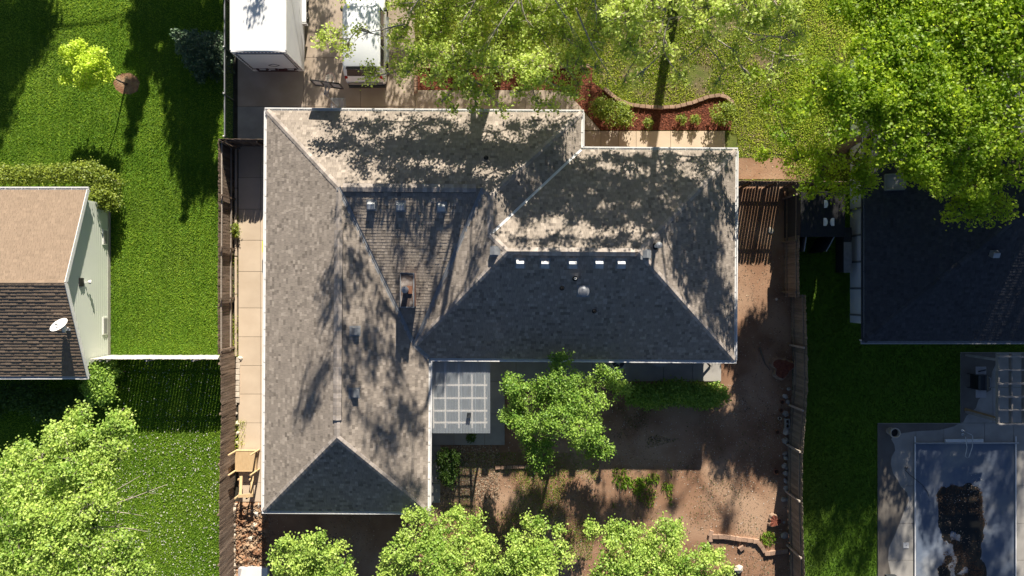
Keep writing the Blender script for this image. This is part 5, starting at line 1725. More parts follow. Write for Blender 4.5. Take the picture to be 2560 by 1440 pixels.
# murky water lying in the sag (an uneven sheet; the cover's folds draw its shore)
w = px_poly([(2315, 1140), (2508, 1140), (2500, 1490), (2320, 1490)], -0.2)
o = MB().add([(x, y, -0.255) for x, y in w], [tuple(range(4))]).build('rain_water', M['murk'])
if o.data.polygons[0].normal.z < 0: o.data.flip_normals()
tag(o, 'dark murky rain water pooled on the pool cover', 'water', kind='structure')
flecks('pool_debris', px_poly([(2318, 1165), (2496, 1165), (2490, 1470), (2330, 1470)], -0.2), 240, M['soil_dark'], 'dark silt flecks round the puddle on the pool cover', .035, -0.24, patch=(0.7, 0.02), tilt=0.1)
flecks('pool_debris', px_poly([(2335, 1180), (2480, 1180), (2475, 1460), (2345, 1460)], -0.2), 60, M['litter'], 'leaves and twigs floating on the pool cover water', .03, -0.245, patch=(0.9, -0.1))
flecks('pool_debris', px_poly([(2345, 1170), (2465, 1170), (2440, 1260), (2360, 1260)], -0.2), 60, M['petal'], 'white petals on the pool cover', .02, -0.15, patch=(0.9, 0.0))
# hand rail
rl = thing('pool_ladder_rail', 'curved steel pool hand rail at the head of the pool', 'hand rail', P(2412, 1080, .06))
for (x0, y0_) in ((2406, 1076), (2407, 1086)):
    c = P(x0, y0_, .08)
    MB().lathe([(.07, .065), (.07, .085), (.03, .1)], (c.x, c.y, 0), 12).build('flange', M['white_metal'], rl)
for a, b, cq in (((2406, 1076), (2432, 1088), (2422, 1143)), ((2407, 1086), (2414, 1092), (2413, 1140))):
    p0_ = P(*a, .1); p1_ = P(*b, .85); p2_ = P(*cq, .25)
    MB().tube([p0_, P(*a, .6), p1_, p1_.lerp(p2_, .5) + Vector((0, 0, .12)), p2_], .024, 8).build('rail', M['galv'], rl)
MB().tube([P(2413, 1140, .25), P(2418, 1145, .22), P(2422, 1143, .25)], .024, 8).build('bend', M['galv'], rl)
o = MB().tube([Vector((P(x, y).x, P(x, y).y, z)) for x, y, z in ((2264, 1172, .1), (2259, 1167, .09), (2268, 1167, .09), (2262, 1175, .08), (2272, 1186, .1), (2284, 1196, .16), (2305, 1212, .04), (2322, 1232, -.1), (2333, 1265, -.2), (2345, 1305, -.24), (2352, 1360, -.24))], .014, 6).build('hose', M['hose'])
tag(o, 'thin black hose trailing across the pool cover', 'hose')
c = P(2263, 1362)
o = thing('skimmer_lid', 'square white skimmer lid on the pool deck', 'lid', (c.x, c.y, .06))
MB().box((c.x, c.y, .075), (.29, .29, .02)).build('plate', M['white_paint'], o)
MB().lathe([(.03, .085), (.03, .092), (0, .094)], (c.x, c.y, 0), 10).build('knob', M['plastic_gray'], o)
o = MB().bbox(P(2210, 0).x, P(2235, 0).x, P(0, 1450).y, P(0, 1434).y, .07, .3).build('deck_box', M['bin_dark'])
tag(o, 'dark object at the lower edge of the pool deck', 'box')

# pergola
zp = 2.5
pg = thing('pergola', 'grey wooden pergola over the patio by the right house', 'pergola', P(2525, 960))
for px in (2497, 2530, 2562):
    a = P(px, 884, zp); b = P(px, 1062, zp)
    MB().beam((a.x, a.y, zp - .08), (b.x, b.y, zp - .08), .07, .2).build('beam', M['wood_shed'], pg)
for py in (892, 925, 959, 992, 1025, 1060):
    a = P(2494, py, zp + .1); b = P(2600, py, zp + .1)
    MB().beam((a.x, a.y, zp + .1), (b.x, b.y, zp + .1), .07, .14).build('slat', M['wood_shed'], pg)
for px, py in ((2498, 1052), (2498, 900)):
    q = P(px, py, zp); piece('post', 'box', M['wood_shed'], pg, (q.x, q.y, zp / 2 - .1), (.12, .12, zp - .18))
o = MB().beam(P(2412, 1023, .1), P(2492, 1046, .1), .16, .06).build('plank', M['yellow_wood'])
tag(o, 'yellowish plank lying slanted below the grill', 'plank')
# grill
c = P(2456, 956, .9)
gr = thing('grill', 'black barbecue grill with two grey side shelves', 'grill', (c.x, c.y, .06))
MB().bbox(c.x - .26, c.x + .26, c.y - .38, c.y + .38, .35, .86).build('firebox', M['grill_black'], gr)
ld = MB(); pr = [(.27 * math.cos(t), .26 * math.sin(t)) for t in np.linspace(0, math.pi, 9)]
vs = [(c.x + a, c.y - .38, .87 + b) for a, b in pr] + [(c.x + a, c.y + .38, .87 + b) for a, b in pr]
MB().add(vs, [(i, i + 1, 10 + i, 9 + i) for i in range(8)] + [tuple(range(8, -1, -1)), tuple(range(9, 18))]).build('lid', M['grill_black'], gr, smooth=False)
MB().tube([(c.x + .25, c.y - .26, 1.02), (c.x + .34, c.y - .24, 1.02), (c.x + .34, c.y + .24, 1.02), (c.x + .25, c.y + .26, 1.02)], .015, 6).build('handle', M['galv'], gr)
for s_ in (-1, 1):
    MB().bbox(c.x - .28, c.x + .24, c.y + s_ * .60 - .20, c.y + s_ * .60 + .20, .80, .84).build('side_shelf', M['plastic_gray'], gr)
    for dx_ in (-.22, .22): MB().bbox(c.x + dx_ - .02, c.x + dx_ + .02, c.y + s_ * .36 - .02, c.y + s_ * .36 + .02, .06, .36).build('leg', M['grill_black'], gr)
MB().beam((c.x - .18, c.y + .55, .86), (c.x + .2, c.y + .64, .86), .05, .03).build('tongs', M['grill_black'], gr)

# ================================================================== TREES AND SHRUBS
def LB(px, py, z, r, rz=None):
    p = P(px, py, z)
    return (p.x, p.y, z, r, rz if rz else r * 0.75)


def SL(px, py, z0, z, r, rz=None, dens=1.0):
    """lobe whose shadow falls at photo pixel (px,py) on a surface of height z0"""
    p = casts(px, py, z0, z)
    return (p.x, p.y, z, r, rz if rz else r * 0.75, dens)


def knobs(lobes, n=3, keep=0.78, small=0.42, flat=1.0):
    """break smooth lobes into a main mass and smaller outlying boughs"""
    out = []
    for l in lobes:
        x, y, z, r, rz = l[:5]
        out.append((x, y, z, r * keep, rz * keep * flat))
        if r < 0.5: continue
        a0 = random.uniform(0, 6.28)
        for k in range(n):
            a = a0 + k * 6.283 / n + random.uniform(-.6, .6)
            q = r * random.uniform(.55, .95); f = random.uniform(.75, 1.3)
            out.append((x + q * math.cos(a), y + q * math.sin(a), z + random.uniform(-.35, .3) * rz, r * small * f, rz * small * f * 1.15))
    return out


# big front tree: trunk beyond the upper edge, boughs reaching over drive and beds
big = [LB(x, y, z, r, rz) for x, y, z, r, rz in (
    (1070, 20, 5.9, 1.3, .5), (1170, 30, 6.1, 1.4, .5), (1280, 15, 6.2, 1.4, .5), (1390, 25, 6.2, 1.4, .5), (1490, 20, 6.2, 1.2, .5), (1080, 90, 5.7, 1.3, .5), (1190, 100, 5.8, 1.4, .5), (1300, 95, 5.9, 1.4, .5), (1410, 95, 5.9, 1.3, .5),
    (1120, 165, 6.4, 1.2, .4), (1230, 170, 6.5, 1.2, .4), (1345, 165, 6.5, 1.2, .4), (1450, 155, 6.5, 1.0, .4), (1045, 150, 6.3, .8, .35), (1180, 228, 6.2, .8, .3), (1320, 222, 6.2, .8, .3), (1110, 252, 6.1, .45, .25), (1252, 272, 6.0, .4, .25), (1420, 222, 6.3, .6, .3), (1135, 268, 6.0, .3, .2), (1380, 262, 6.1, .35, .2),
    (1540, 60, 6.2, .8, .4), (1500, 110, 6.0, .6, .3))]
big = knobs(big, 3, .78, .45) + [LB(832, 92, 5.6, 0.62, 0.3), LB(868, 122, 5.4, 0.5, 0.3), LB(930, 188, 5.2, 0.55, 0.3), LB(995, 95, 5.8, 0.7, .4), LB(800, 105, 5.4, 0.3, 0.2), LB(1005, 175, 5.4, 0.6, .35), LB(895, 75, 5.6, 0.3, .2)]
# boughs beyond the upper edge: their shade falls on the upper slope, the drive and the left wing
for px, py, z, r in ((960, 300, 6.2, .8), (1040, 300, 6.2, .9), (1120, 300, 6.4, .8), (1000, 345, 6.4, .8), (1090, 350, 6.6, .8), (1190, 310, 6.4, .7), (1290, 310, 6.4, .7), (1390, 320, 6.4, .7), (830, 295, 6.0, .5), (890, 310, 6.0, .6), (850, 345, 6.2, .4), (920, 370, 6.6, .7), (900, 440, 7.2, .6), (960, 430, 7.2, .7), (1420, 370, 6.6, .6),
                     (980, 560, 8.4, .7), (1050, 600, 8.8, .7), (1110, 560, 8.6, .7), (1030, 500, 8.0, .7), (1140, 510, 8.2, .7), (1000, 520, 8.2, .5)):
    big.append(SL(px, py, 3.0 if py < 330 else 3.6, z, r * 1.1, dens=0.6))
for px, py, z, r in ((840, 800, 12.2, .9), (900, 690, 11.4, 1.0), (940, 820, 12.4, .9), (800, 960, 13.0, 0.9), (890, 950, 13.0, 1.0), (950, 1060, 13.8, .9), (870, 570, 10.0, 0.6), (770, 1020, 13.4, 0.6), (1000, 1160, 14.6, .9), (1000, 960, 13.2, .9)):
    big.append(SL(px, py, 3.8, z, r * 1.15, dens=0.5))
for px, py, z, r in ((800, 30, 4.6, .8), (830, 120, 4.8, .9), (780, 200, 5.0, .9), (850, 240, 5.2, 1.0), (940, 240, 5.4, 1.1), (1030, 240, 5.6, 1.2), (1120, 240, 5.8, 1.2), (1210, 250, 6.0, 1.2), (1300, 250, 6.0, 1.1), (1390, 250, 5.8, 1.1), (1440, 300, 6.2, 1.0), (1480, 340, 6.4, .8), (1000, 120, 5.0, 1.0), (1150, 130, 5.2, 1.1), (1290, 130, 5.4, 1.1), (1420, 150, 5.4, 1.0), (720, 60, 4.6, .5), (640, 30, 4.8, .5), (1500, 230, 5.8, .8)):
    big.append(SL(px, py, 0.1 if px > 700 else 3.3, z if px > 700 else z + 2.4, r, dens=0.8))
for px, py, z, r in ((900, 460, 7.6, .6), (960, 470, 7.8, .6),
                     (940, 560, 8.8, .6), (1000, 600, 9.4, .6), (1080, 620, 9.6, .6), (1020, 690, 10, .6), (1100, 700, 10.2, .6), (1060, 770, 10.2, .5), (1180, 550, 9.2, .6), (1215, 620, 9.8, .6), (1170, 720, 10.2, .6), (1210, 690, 10.4, .5), (1130, 780, 10.6, .5),
                     (960, 740, 11.4, .6), (1000, 860, 12.4, .7), (930, 900, 12.6, .6), (1040, 960, 13.0, .7), (880, 1040, 13.4, .6), (990, 1060, 13.8, .7), (1040, 1130, 14.2, .6), (860, 900, 12.6, .6), (820, 740, 11.2, .5), (1050, 1230, 14.8, .6)):
    big.append(SL(px, py, 3.8 if py > 400 else 3.4, z, r, dens=0.7))
RR = random.Random(5)
for k in range(46):
    px, py = RR.uniform(800, 1440), RR.uniform(288, 430)
    if px < 800 + (py - 288) * 0.9: continue
    big.append(SL(px, py, 3.0 + (py - 285) * .005, 6.4 + (py - 288) * .006, RR.uniform(.28, .45), dens=.9))
tree('front_tree', 'big spring tree with pale limbs over the driveway and mulch bed', 'tree', (0.0, 17.0, 0.0), 0.38, 8.2, big, M['leaf_spring'], M['bark_pale'],
     clusters=105, per=17, spread=0.15, leaf=0.068, group=None, twig_r=0.016, limb_r=0.2, top=12.5, shell=0.2,
     bare=[(P(1330, -50, 7.4), P(1212, 130, 6.9)), (P(1300, -40, 7.4), P(1326, 72, 7.0)), (P(1480, -40, 7.4), P(1492, 62, 7.0)), (P(1370, -30, 7.3), P(1432, 78, 7.0)), (P(1200, -40, 7.2), P(1150, 62, 6.8)), (P(1440, 20, 7.2), P(1545, 215, 6.6)), (P(1060, -20, 7.0), P(1010, 60, 6.4)), (P(1010, 60, 6.4), P(905, 85, 5.9))])

# second front tree: sparse, throws the trunk shadow over the front walk
tb_ = casts(1655, 330, 0.0, 5.6)
sec = [LB(1560, 40, 10.0, 1.0, .6), LB(1610, 0, 10.2, 0.9, .6), LB(1700, -10, 10.4, 0.8, .6), LB(1580, 120, 9.6, 0.7, .4), LB(1800, 30, 10.2, 0.7, .5), LB(1890, 50, 10.0, 0.8, .5), LB(1960, 20, 10.0, 0.9, .6), LB(1860, 0, 10.4, .9, .6), LB(1750, 60, 10.0, .45, .3)] + [LB(x, y, 8.0, r, r * .4) + (.6,) for x, y, r in ((1620, 60, .7), (1660, 130, .5), (1720, 40, .5), (1780, 90, .5), (1840, 130, .5), (1900, 110, .6), (1950, 150, .6), (1600, 190, .4), (1990, 90, .7), (1870, 190, .35), (1700, 190, .3))]
for px, py, z, r in ((1540, 420, 9.0, 0.9), (1480, 450, 9.4, 0.9), (1600, 440, 9.2, 0.8), (1720, 440, 9.6, 1.0), (1790, 430, 9.4, 0.9), (1560, 520, 9.8, 0.9), (1450, 540, 10.0, 0.8), (1700, 540, 10.6, 1.0), (1780, 560, 10.8, 1.0),
                     (1640, 570, 10.4, 0.9), (1800, 660, 11.4, 1.0), (1740, 690, 11.6, 0.9), (1780, 780, 12.2, 0.8), (1400, 470, 9.6, 0.8), (1350, 560, 10.2, 0.8), (1500, 590, 10.4, .8), (1340, 440, 9.2, 0.8), (1420, 400, 8.8, 0.7), (1500, 390, 8.8, .7), (1660, 400, 9.0, .7), (1580, 600, 10.6, .7), (1420, 590, 10.4, .8), (1360, 500, 9.8, .8), (1490, 510, 9.8, .8), (1620, 500, 9.8, .8), (1540, 570, 10.4, .8), (1740, 600, 11, .8), (1680, 640, 11, .7), (1460, 420, 9.0, .7), (1760, 500, 10.2, .8), (1310, 610, 10.4, .7), (1390, 530, 10.0, .7), (1530, 480, 9.6, .6), (1590, 480, 9.6, .6), (1680, 480, 9.8, .7), (1440, 500, 9.8, .6), (1640, 620, 10.8, .6), (1760, 640, 11.2, .7), (1700, 600, 10.8, .6)):
    sec.append(SL(px, py, 3.6, z, r * 1.15, dens=0.6))
for px, py, z, r in ((1780, 1090, 13.2, .7), (1860, 1170, 13.8, .6), (1820, 1290, 14.6, 0.6), (1560, 1320, 15, .6), (1690, 1250, 14.4, .4)):
    sec.append(SL(px, py, 0.0, z, r, dens=0.7))
sec += [SL(px, 393 + 8 * (k % 2), 3.0, 7.8, .5, dens=.6) for k, px in enumerate(range(1480, 1830, 66))] + [SL(px, 604 + 8 * (k % 2), 4.7, 10.4, .6, dens=.6) for k, px in enumerate(range(1300, 1620, 60))]
for k in range(60):
    px, py = RR.uniform(1300, 1825), RR.uniform(380, 628)
    if py > 372 + 1.0 * (1450 - px) + 6 or px > 1450:
        sec.append(SL(px, py, 2.9 + (py - 373) * .0085, 8.2 + (py - 380) * .008, RR.uniform(.28, .48), dens=.9))
sec += [LB(x, y, 5.6, r, r * .45) + (.8,) for x, y, r in ((1590, 150, .45), (1650, 90, .5), (1700, 150, .4), (1760, 110, .45), (1810, 170, .4), (1850, 80, .5), (1930, 190, .45), (1990, 150, .5), (1560, 210, .35), (1790, 210, .35), (1900, 20, .6), (1610, 20, .6), (1760, 20, .5))]
tree('front_tree', 'tall sparse tree standing at the upper edge of the front lawn', 'tree', (tb_.x, tb_.y + 2.0, 0.0), 0.40, 7.4, sec, M['leaf_spring'], M['bark_pale'],
     clusters=120, per=15, spread=0.14, leaf=0.075, twig_r=0.017, limb_r=0.16, top=11.5, shell=0.2)

# maple over the right neighbour's roof
c0 = P(2105, 372)
map_ = [LB(2230, 250, 7.2, 1.90, 0.60), LB(2120, 250, 7.2, 1.60, 0.60), LB(2330, 250, 7.2, 1.80, 0.60), LB(2420, 300, 7.2, 1.60, 0.60), LB(2380, 410, 6.9, 1.50, 0.60), LB(2460, 480, 6.4, 1.20, 0.60), LB(2330, 340, 6.9, 1.50, 0.60), LB(2250, 130, 7.1, 1.70, 0.60),
        LB(2060, 200, 7.2, 1.20, 0.60), LB(2010, 270, 7.2, 0.90, 0.45), LB(2330, 140, 7.1, 1.50, 0.60), LB(2200, 20, 6.9, 1.30, 0.60), LB(2050, 440, 4.6, 0.90, 0.45), LB(2100, 490, 4.4, 0.70, 0.35), LB(2040, 380, 4.6, 0.90, 0.45), LB(2130, 400, 4.8, 0.80, 0.40),
        LB(2020, 480, 4.2, 0.40, 0.20), LB(2300, 440, 6.4, 0.70, 0.35), LB(2260, 60, 6.9, 1.20, 0.60), LB(2460, 390, 6.9, 1.20, 0.60), LB(2480, 270, 7.2, 1.10, 0.55), LB(2420, 520, 6.4, 0.80, 0.40), LB(2200, 330, 6.9, 1.20, 0.60), LB(2180, 190, 7.1, 1.50, 0.60), LB(2280, 200, 7.2, 1.50, 0.60), LB(2400, 210, 7.2, 1.40, 0.60), LB(2100, 300, 7.2, 1.00, 0.50), LB(2440, 130, 7.1, 1.40, 0.60), LB(2160, 450, 4.8, 0.50, 0.25), LB(2200, 60, 6.9, 1.60, 0.60), LB(2300, 50, 6.9, 1.60, 0.60), LB(2250, -30, 6.9, 1.60, 0.60), LB(2350, -20, 6.9, 1.60, 0.60)]
map_ = knobs([l for l in map_ if l[0] * FPX / (CAM_H - l[2]) + 1280 >= 2150], 4, .6, .45) + [l + (.55,) for l in map_ if l[0] * FPX / (CAM_H - l[2]) + 1280 < 2150] + [LB(1960, 330, 4.6, .7, .35) + (.6,), LB(1930, 255, 5.0, .6, .3) + (.6,), LB(1985, 400, 4.2, .6, .3) + (.6,), LB(1905, 385, 3.6, .35, .2) + (.6,), LB(1890, 180, 5.4, .5, .3) + (.6,)]
tree('maple_tree', 'full bright green maple hanging over the right neighbour roof', 'tree', c0, 0.26, 2.6, map_, M['leaf_maple'], M['bark'],
     clusters=90, per=30, spread=0.16, leaf=0.075, twig_r=0.013, limb_r=0.12, top=6.0, shell=0.6)
far = [LB(2530, 160, 7.0, 1.7, 0.85), LB(2470, 40, 7.2, 1.5, 0.75), LB(2580, 260, 7.0, 1.6, 0.80), LB(2560, 50, 7.2, 1.8, 0.90), LB(2545, 380, 7.0, 1.1, 0.55), LB(2400, 10, 7.2, 1.2, 0.60), LB(2640, 160, 7.0, 2.0, 1.00), LB(2640, 380, 7.0, 1.6, 0.80), LB(2400, 120, 7.0, 1.3, 0.65), LB(2460, 160, 7.0, 1.2, 0.60), LB(2380, 60, 7.2, 1.2, 0.60), LB(2460, -30, 7.2, 1.8, 0.90), LB(2560, -20, 7.2, 1.8, 0.90), LB(2500, 90, 7.2, 1.5, 0.75), LB(2620, 60, 7.2, 1.8, 0.90), LB(2440, 60, 7.2, 1.4, 0.70)]
far = knobs(far, 2, .85, .45) + [SL(px, py, z0, 7.0, r, dens=.6) for px, py, z0, r in ((2200, 420, 3.2, 1.1), (2300, 450, 4.2, 1.2), (2400, 430, 5.0, 1.2), (2500, 440, 5.2, 1.2), (2560, 480, 5.0, 1.0), (2470, 520, 5.0, .8))]
for px, py, z, r in ((2360, 900, 11.5, 1.4), (2480, 980, 12.0, 1.5), (2400, 1150, 12.8, 1.3), (2330, 1230, 13.2, 1.2), (2520, 1180, 12.8, 1.4), (2470, 1330, 13.8, 1.4), (2540, 960, 11.8, 1.4), (2420, 1060, 12.4, 1.3), (2320, 1130, 12.8, 1.2), (2420, 1250, 13.4, 1.2), (2520, 1080, 12.4, 1.2), (2370, 1390, 14, 1.0), (2500, 1420, 14.4, 1.2), (2240, 1330, 14, 1.0), (2250, 1090, 12.8, 1.0), (2040, 1240, 12.6, .9), (2100, 1290, 12.8, .9), (2160, 1240, 12.8, .9), (2060, 1350, 13.4, .8), (2140, 1380, 13.6, .8), (2180, 1320, 13.4, .7)):
    far.append(SL(px, py, 4.0 if py < 850 else 0.0, z, r))
tree('shade_tree', 'tall leafy tree at the upper right corner', 'tree', (24.5, 17.0, 0), 0.34, 5.0, far, M['leaf_maple'], M['bark'], clusters=80, per=13, spread=0.24, leaf=0.09, twig_r=0.014, limb_r=0.15, top=10, shell=0.35)
# yard trees
c0 = P(1400, 1040)
mid = [LB(1400, 960, 3.9, 1.15, 0.8), LB(1320, 990, 3.6, 1.0, 0.7), LB(1460, 1010, 3.8, 1.0, 0.8), LB(1400, 1050, 4.2, 1.1, 0.8), LB(1310, 1070, 3.6, 0.9, 0.7), LB(1470, 1090, 3.6, 0.95, 0.6), LB(1355, 1130, 3.5, 0.85, 0.6),
       LB(1340, 1165, 3.2, 0.45, 0.4), LB(1540, 960, 3.0, 0.55, 0.4), LB(1510, 940, 3.0, 0.6, 0.4), LB(1280, 1030, 3.3, 0.6, 0.5), LB(1500, 1120, 3.2, 0.6, 0.4), LB(1400, 915, 3.5, 0.55, 0.4), LB(1275, 960, 3.2, 0.5, 0.4)]
tree('yard_tree', 'rounded bright green tree in the middle of the back yard', 'tree', c0, 0.13, 1.4, knobs(mid, 3, .8, .42), M['leaf_mid'], M['bark'], clusters=150, per=32, spread=0.12, leaf=0.05, twig_r=0.009, limb_r=0.06, top=3.2, shell=0.55)


def yard(label, base, lobes, lm='leaf_bright', **kw):
    k = dict(clusters=115, per=40, spread=0.13, leaf=0.056, twig_r=0.010, limb_r=0.07, shell=0.7)
    k.update(kw)
    return tree('yard_tree', label, 'tree', P(*base), 0.14, 1.6, knobs([(l[0], l[1] - .25, l[2], l[3] * .95, l[4]) for l in lobes], 4, .62, .42), M[lm], M['bark'], group='trees along the lower edge', **k)


yard('leftmost bright tree at the lower edge below the hip roof end', (800, 1370), [LB(750, 1400, 4.6, 1.0, .7), LB(800, 1370, 4.8, .9, .7), LB(735, 1350, 4.4, .65, .5), LB(830, 1420, 4.6, .9, .6), LB(700, 1420, 4.2, .5, .4), LB(780, 1450, 4.8, 1.2, .7), LB(850, 1350, 4.3, .45, .4), LB(690, 1370, 4.2, .35, .3)])
yard('broad dark green tree at the lower edge below the house corner', (1110, 1350), [LB(1080, 1300, 4.2, .95, .6), LB(1170, 1310, 4.2, .9, .6), LB(1040, 1370, 4.4, 1.1, .7), LB(1130, 1380, 4.6, 1.2, .7), LB(1210, 1370, 4.4, .8, .6), LB(1000, 1330, 4.0, .5, .4), LB(1100, 1450, 4.8, 1.5, .8), LB(980, 1400, 4.2, .7, .5), LB(1230, 1420, 4.4, .8, .5), LB(1020, 1275, 3.9, .4, .3), LB(1140, 1265, 3.9, .4, .3)])
yard('narrow bright tree at the lower edge between two broader ones', (1335, 1360), [LB(1335, 1320, 4.4, .85, .6), LB(1310, 1380, 4.6, 1.0, .7), LB(1380, 1370, 4.5, .85, .6), LB(1340, 1440, 4.8, 1.3, .7), LB(1280, 1330, 4.2, .35, .3), LB(1400, 1310, 4.2, .35, .3), LB(1270, 1430, 4.4, .7, .5)])
yard('largest pale yellow green tree at the lower edge beside the bricks', (1620, 1360), [LB(1520, 1320, 4.4, .8, .6), LB(1580, 1360, 4.8, 1.1, .8), LB(1660, 1340, 4.8, 1.1, .8), LB(1720, 1390, 4.8, 1.1, .8), LB(1620, 1420, 5.0, 1.3, .8), LB(1540, 1420, 4.8, 1.1, .7), LB(1780, 1430, 4.6, .9, .6), LB(1690, 1300, 4.4, .5, .4), LB(1480, 1300, 4.2, .4, .3), LB(1700, 1460, 5, 1.4, .8), LB(1800, 1375, 4.3, .4, .3), LB(1815, 1415, 4.3, .45, .3), LB(1480, 1440, 4.6, .8, .5), LB(1760, 1350, 4.4, .5, .4)], shell=0.5)
ll = [LB(180, 1150, 5.4, 1.5, 1.0), LB(260, 1110, 5.2, 1.1, .7), LB(90, 1210, 5.8, 1.6, 1.0), LB(220, 1230, 5.8, 1.4, .9), LB(50, 1310, 6.0, 1.8, 1.1), LB(170, 1320, 6.0, 1.6, 1.0), LB(290, 1390, 5.6, 1.2, .7), LB(120, 1410, 6.2, 1.8, 1.0), LB(230, 1440, 6.0, 1.4, .8), LB(20, 1180, 5.4, 1.2, .8), LB(300, 1060, 4.8, .55, .4), LB(190, 1060, 4.8, .6, .4), LB(330, 1420, 5.4, .8, .5), LB(10, 1430, 6.2, 1.8, 1.0), LB(140, 1090, 4.8, .5, .35), LB(250, 1180, 5.4, .8, .6), LB(60, 1140, 5, .6, .4)]
t0 = P(170, 1290, 4.0)
bare = [(t0 + Vector((.3, 0, .3)), P(420, 1210, 4.6)), (t0 + Vector((.4, 0, .5)), P(350, 1190, 5.2)), (t0, P(360, 1290, 4.6)), (t0 + Vector((.2, -.5, .6)), P(300, 1330, 5.2)), (t0 + Vector((0, -.4, .8)), P(250, 1350, 5.6)), (t0 + Vector((.1, -.6, .5)), P(370, 1330, 4.8)), (t0 + Vector((-.2, .5, .5)), P(310, 1020, 4.8))]
tree('lawn_tree', 'large bright tree with bare grey twigs at the lower left corner', 'tree', P(250, 1205), 0.24, 2.4, knobs(ll, 4, .64, .42), M['leaf_bright'], M['bark_pale'], clusters=80, per=40, spread=0.16, leaf=0.062, twig_r=0.012, limb_r=0.09, top=4.8, shell=0.7, bare=bare)

# young lawn tree with pale leaves
yl = [LB(225, 165, 2.2, .78, .62), LB(185, 150, 2.0, .5, .42), LB(260, 185, 1.9, .5, .42), LB(215, 205, 1.7, .5, .4), LB(200, 120, 2.3, .4, .35), LB(250, 140, 2.3, .45, .35), LB(160, 128, 2.2, .25, .2), LB(170, 200, 1.7, .3, .25)]
tree('young_tree', 'young yellow green tree in a straw ring on the left lawn', 'tree', P(316, 210), 0.055, 1.1, yl, M['leaf_yellow'], M['bark'], clusters=420, per=20, spread=0.09, leaf=0.055, twig_r=0.006, limb_r=0.025, top=2.1, shell=0.35)


# spruces
def spruce(label, base, h, r, tiers, lm, group=None, per=26, size=0.055):
    base = Vector(base)
    root = thing('spruce_tree', label, 'tree', base, group)
    tr_ = MB(); tr_.tube([base, base + Vector((0, 0, h * .5)), base + Vector((0, 0, h))], [.09 * h / 4, .06 * h / 4, .01], 7)
    C = []
    for k in range(tiers):
        f = k / (tiers - 1)
        z = base.z + h * (0.08 + 0.9 * f); rr = r * (1 - f) ** 0.85 + 0.05
        nb = max(4, int(13 * (1 - f) + 3))
        for b in range(nb):
            a = 2 * math.pi * (b + random.random() * .7) / nb
            L_ = rr * random.uniform(.75, 1.15)
            tip = Vector((base.x + L_ * math.cos(a), base.y + L_ * math.sin(a), z - L_ * 0.12))
            st = Vector((base.x, base.y, z))
            tr_.tube([st, tip], [.016, .006], 3, caps=False)
            m_ = max(3, int(L_ / 0.09))
            for j in range(m_):
                q = st.lerp(tip, (j + .7) / m_)
                wdt = 0.16 * (1 - (j / m_) * .75) + .03
                for s_ in (-1, 0, 1):
                    C.append((q.x - s_ * wdt * math.sin(a) + random.gauss(0, .03), q.y + s_ * wdt * math.cos(a) + random.gauss(0, .03), q.z))
    tr_.build('trunk', M['bark'], root)
    C = np.array(C)
    v, f_, t = leaf_cloud(C, max(3, per // 6), 0.045, size, RNG.uniform(.2, .7, len(C)), up=.3)
    np_mesh('crown', v, f_, t, lm, root)


spruce('blue green spruce in the shade left of the trailer', P(527, 150), 3.9, 1.35, 13, M['leaf_spruce'], per=30)
spruce('tall dark conifer beyond the upper left edge shading the lawn', (-16.9, 27.0, 0), 9.2, 3.0, 22, M['leaf_dark'], per=24, size=0.10)
lt2 = [SL(px, py, 0, z, r) for px, py, z, r in ((450, 40, 6.0, .9), (515, 50, 6.0, .9), (440, 130, 6.4, .8), (505, 140, 6.4, .9), (460, 220, 6.8, .9), (520, 240, 6.8, .8), (455, 300, 7.2, .8), (515, 320, 7.2, .8), (470, 380, 7.6, .7), (520, 395, 7.6, .7), (485, 440, 8.0, .6), (530, 450, 8.0, .5), (425, 200, 6.8, .5))]
tree('shade_tree', 'leafy tree beyond the upper edge left of the trailer', 'tree', (-13.6, 26.0, 0), 0.22, 3.5, lt2, M['leaf_maple'], M['bark'], clusters=150, per=15, spread=0.22, leaf=0.11, limb_r=.1, top=7, shell=.3)
spruce('dark conifer beyond the upper left corner', (-25.4, 29.5, 0), 9.6, 2.3, 22, M['leaf_dark'], per=24, size=0.10)
lt = [SL(px, py, 0, z, r) for px, py, z, r in ((30, 20, 7.5, 1.6), (90, 10, 7.0, 1.2), (10, 120, 8.2, 1.3), (0, 230, 8.8, 1.0), (60, 60, 7.8, 1.3), (110, 60, 7.2, .7), (-10, 300, 9.2, .7), (460, 10, 7.0, 1.2), (470, 80, 7.6, 1.1), (520, 40, 7.4, 1.0), (380, 20, 7.4, 1.0))]
tree('shade_tree', 'leafy tree beyond the upper left edge shading the lawn corner', 'tree', (-23.5, 29.0, 0), 0.25, 4.0, lt, M['leaf_maple'], M['bark'], clusters=110, per=14, spread=0.25, leaf=0.11, limb_r=.12, top=8, shell=.3)

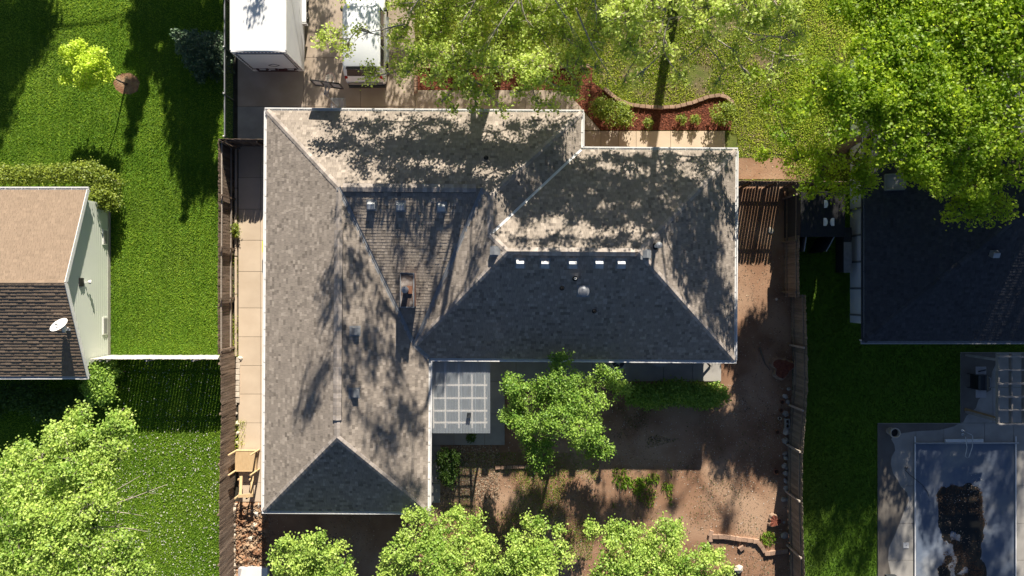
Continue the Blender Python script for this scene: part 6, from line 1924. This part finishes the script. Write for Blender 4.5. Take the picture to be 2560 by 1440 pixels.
# shrubs
hedge = []
for px in range(-40, 205, 22):
    hedge.append(LB(px, 437 + random.uniform(-5, 5), 0.9, .5, .38))
shrub('hedge', 'long yellow green hedge behind the left neighbour house', P(90, 440), hedge, M['leaf_shrub'], clusters=120, per=15, spread=.10, leaf=.05, cat='hedge')
shrub('shrub', 'dark shrub at the upper corner of the left neighbour house', P(262, 470), [LB(245, 450, .8, .8, .6), LB(262, 490, .9, .7, .6), LB(225, 435, .8, .7, .6), LB(278, 505, .8, .5, .5), LB(285, 455, .7, .5, .5)], M['leaf_shrub'], clusters=110, spread=.11)
shrub('shrub', 'sunlit round shrub below the left neighbour house corner', P(262, 950), [LB(255, 935, 1.3, .75, .6), LB(262, 975, 1.3, .7, .6), LB(240, 960, 1.2, .6, .5), LB(240, 990, 1.0, .4, .4), LB(285, 935, 1.1, .35, .4)], M['leaf_mid'], clusters=130, spread=.11, leaf=.055)
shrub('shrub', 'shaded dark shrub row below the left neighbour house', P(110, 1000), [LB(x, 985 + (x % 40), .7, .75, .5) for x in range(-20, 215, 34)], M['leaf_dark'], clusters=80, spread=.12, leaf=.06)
shrub('shrub', 'rounded evergreen bush at the left end of the front bed', P(1535, 282), [LB(1540, 285, .6, .72, .6), LB(1505, 270, .6, .6, .55), LB(1560, 295, .5, .5, .5)], M['leaf_shrub'], clusters=130, spread=.09, leaf=.045)
shrub('shrub', 'round bush at the right end of the front bed', P(1803, 288), [LB(1803, 288, .5, .6, .5), LB(1818, 275, .5, .4, .4)], M['leaf_shrub'], clusters=130, spread=.08, leaf=.045)
for px, py, r, lb in ((1621, 308, .26, 'small dark green plant left of the trunk shadow in the bed'), (1702, 300, .27, 'upright green plant right of the trunk shadow in the bed'), (1738, 300, .27, 'yellow tipped plant beside the round bush in the bed'), (1572, 292, .16, 'tiny yellow plant next to the evergreen bush')):
    shrub('plant', lb, P(px, py), [LB(px, py, .25, r, r)], M['leaf_shrub'], clusters=240, spread=.05, leaf=.035, cat='plant')
shrub('hedge', 'low dark green hedge behind the rear patio slab', P(1690, 985), [LB(1590 + i * 22, 985 + 6 * math.sin(i), .5, .62, .5) for i in range(10)], M['leaf_mid'], clusters=130, per=15, spread=.10, leaf=.055, cat='hedge')
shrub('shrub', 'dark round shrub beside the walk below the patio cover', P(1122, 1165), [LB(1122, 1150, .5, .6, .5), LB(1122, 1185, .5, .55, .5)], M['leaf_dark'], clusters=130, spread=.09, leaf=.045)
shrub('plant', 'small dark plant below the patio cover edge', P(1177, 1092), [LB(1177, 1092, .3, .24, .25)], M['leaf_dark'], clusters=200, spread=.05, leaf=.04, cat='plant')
shrub('plant', 'leafy plant growing through the kerb by the left fence', P(588, 580), [LB(586, 570, .3, .22, .3), LB(591, 585, .2, .18, .2)], M['leaf_shrub'], clusters=220, spread=.06, leaf=.04, cat='plant')
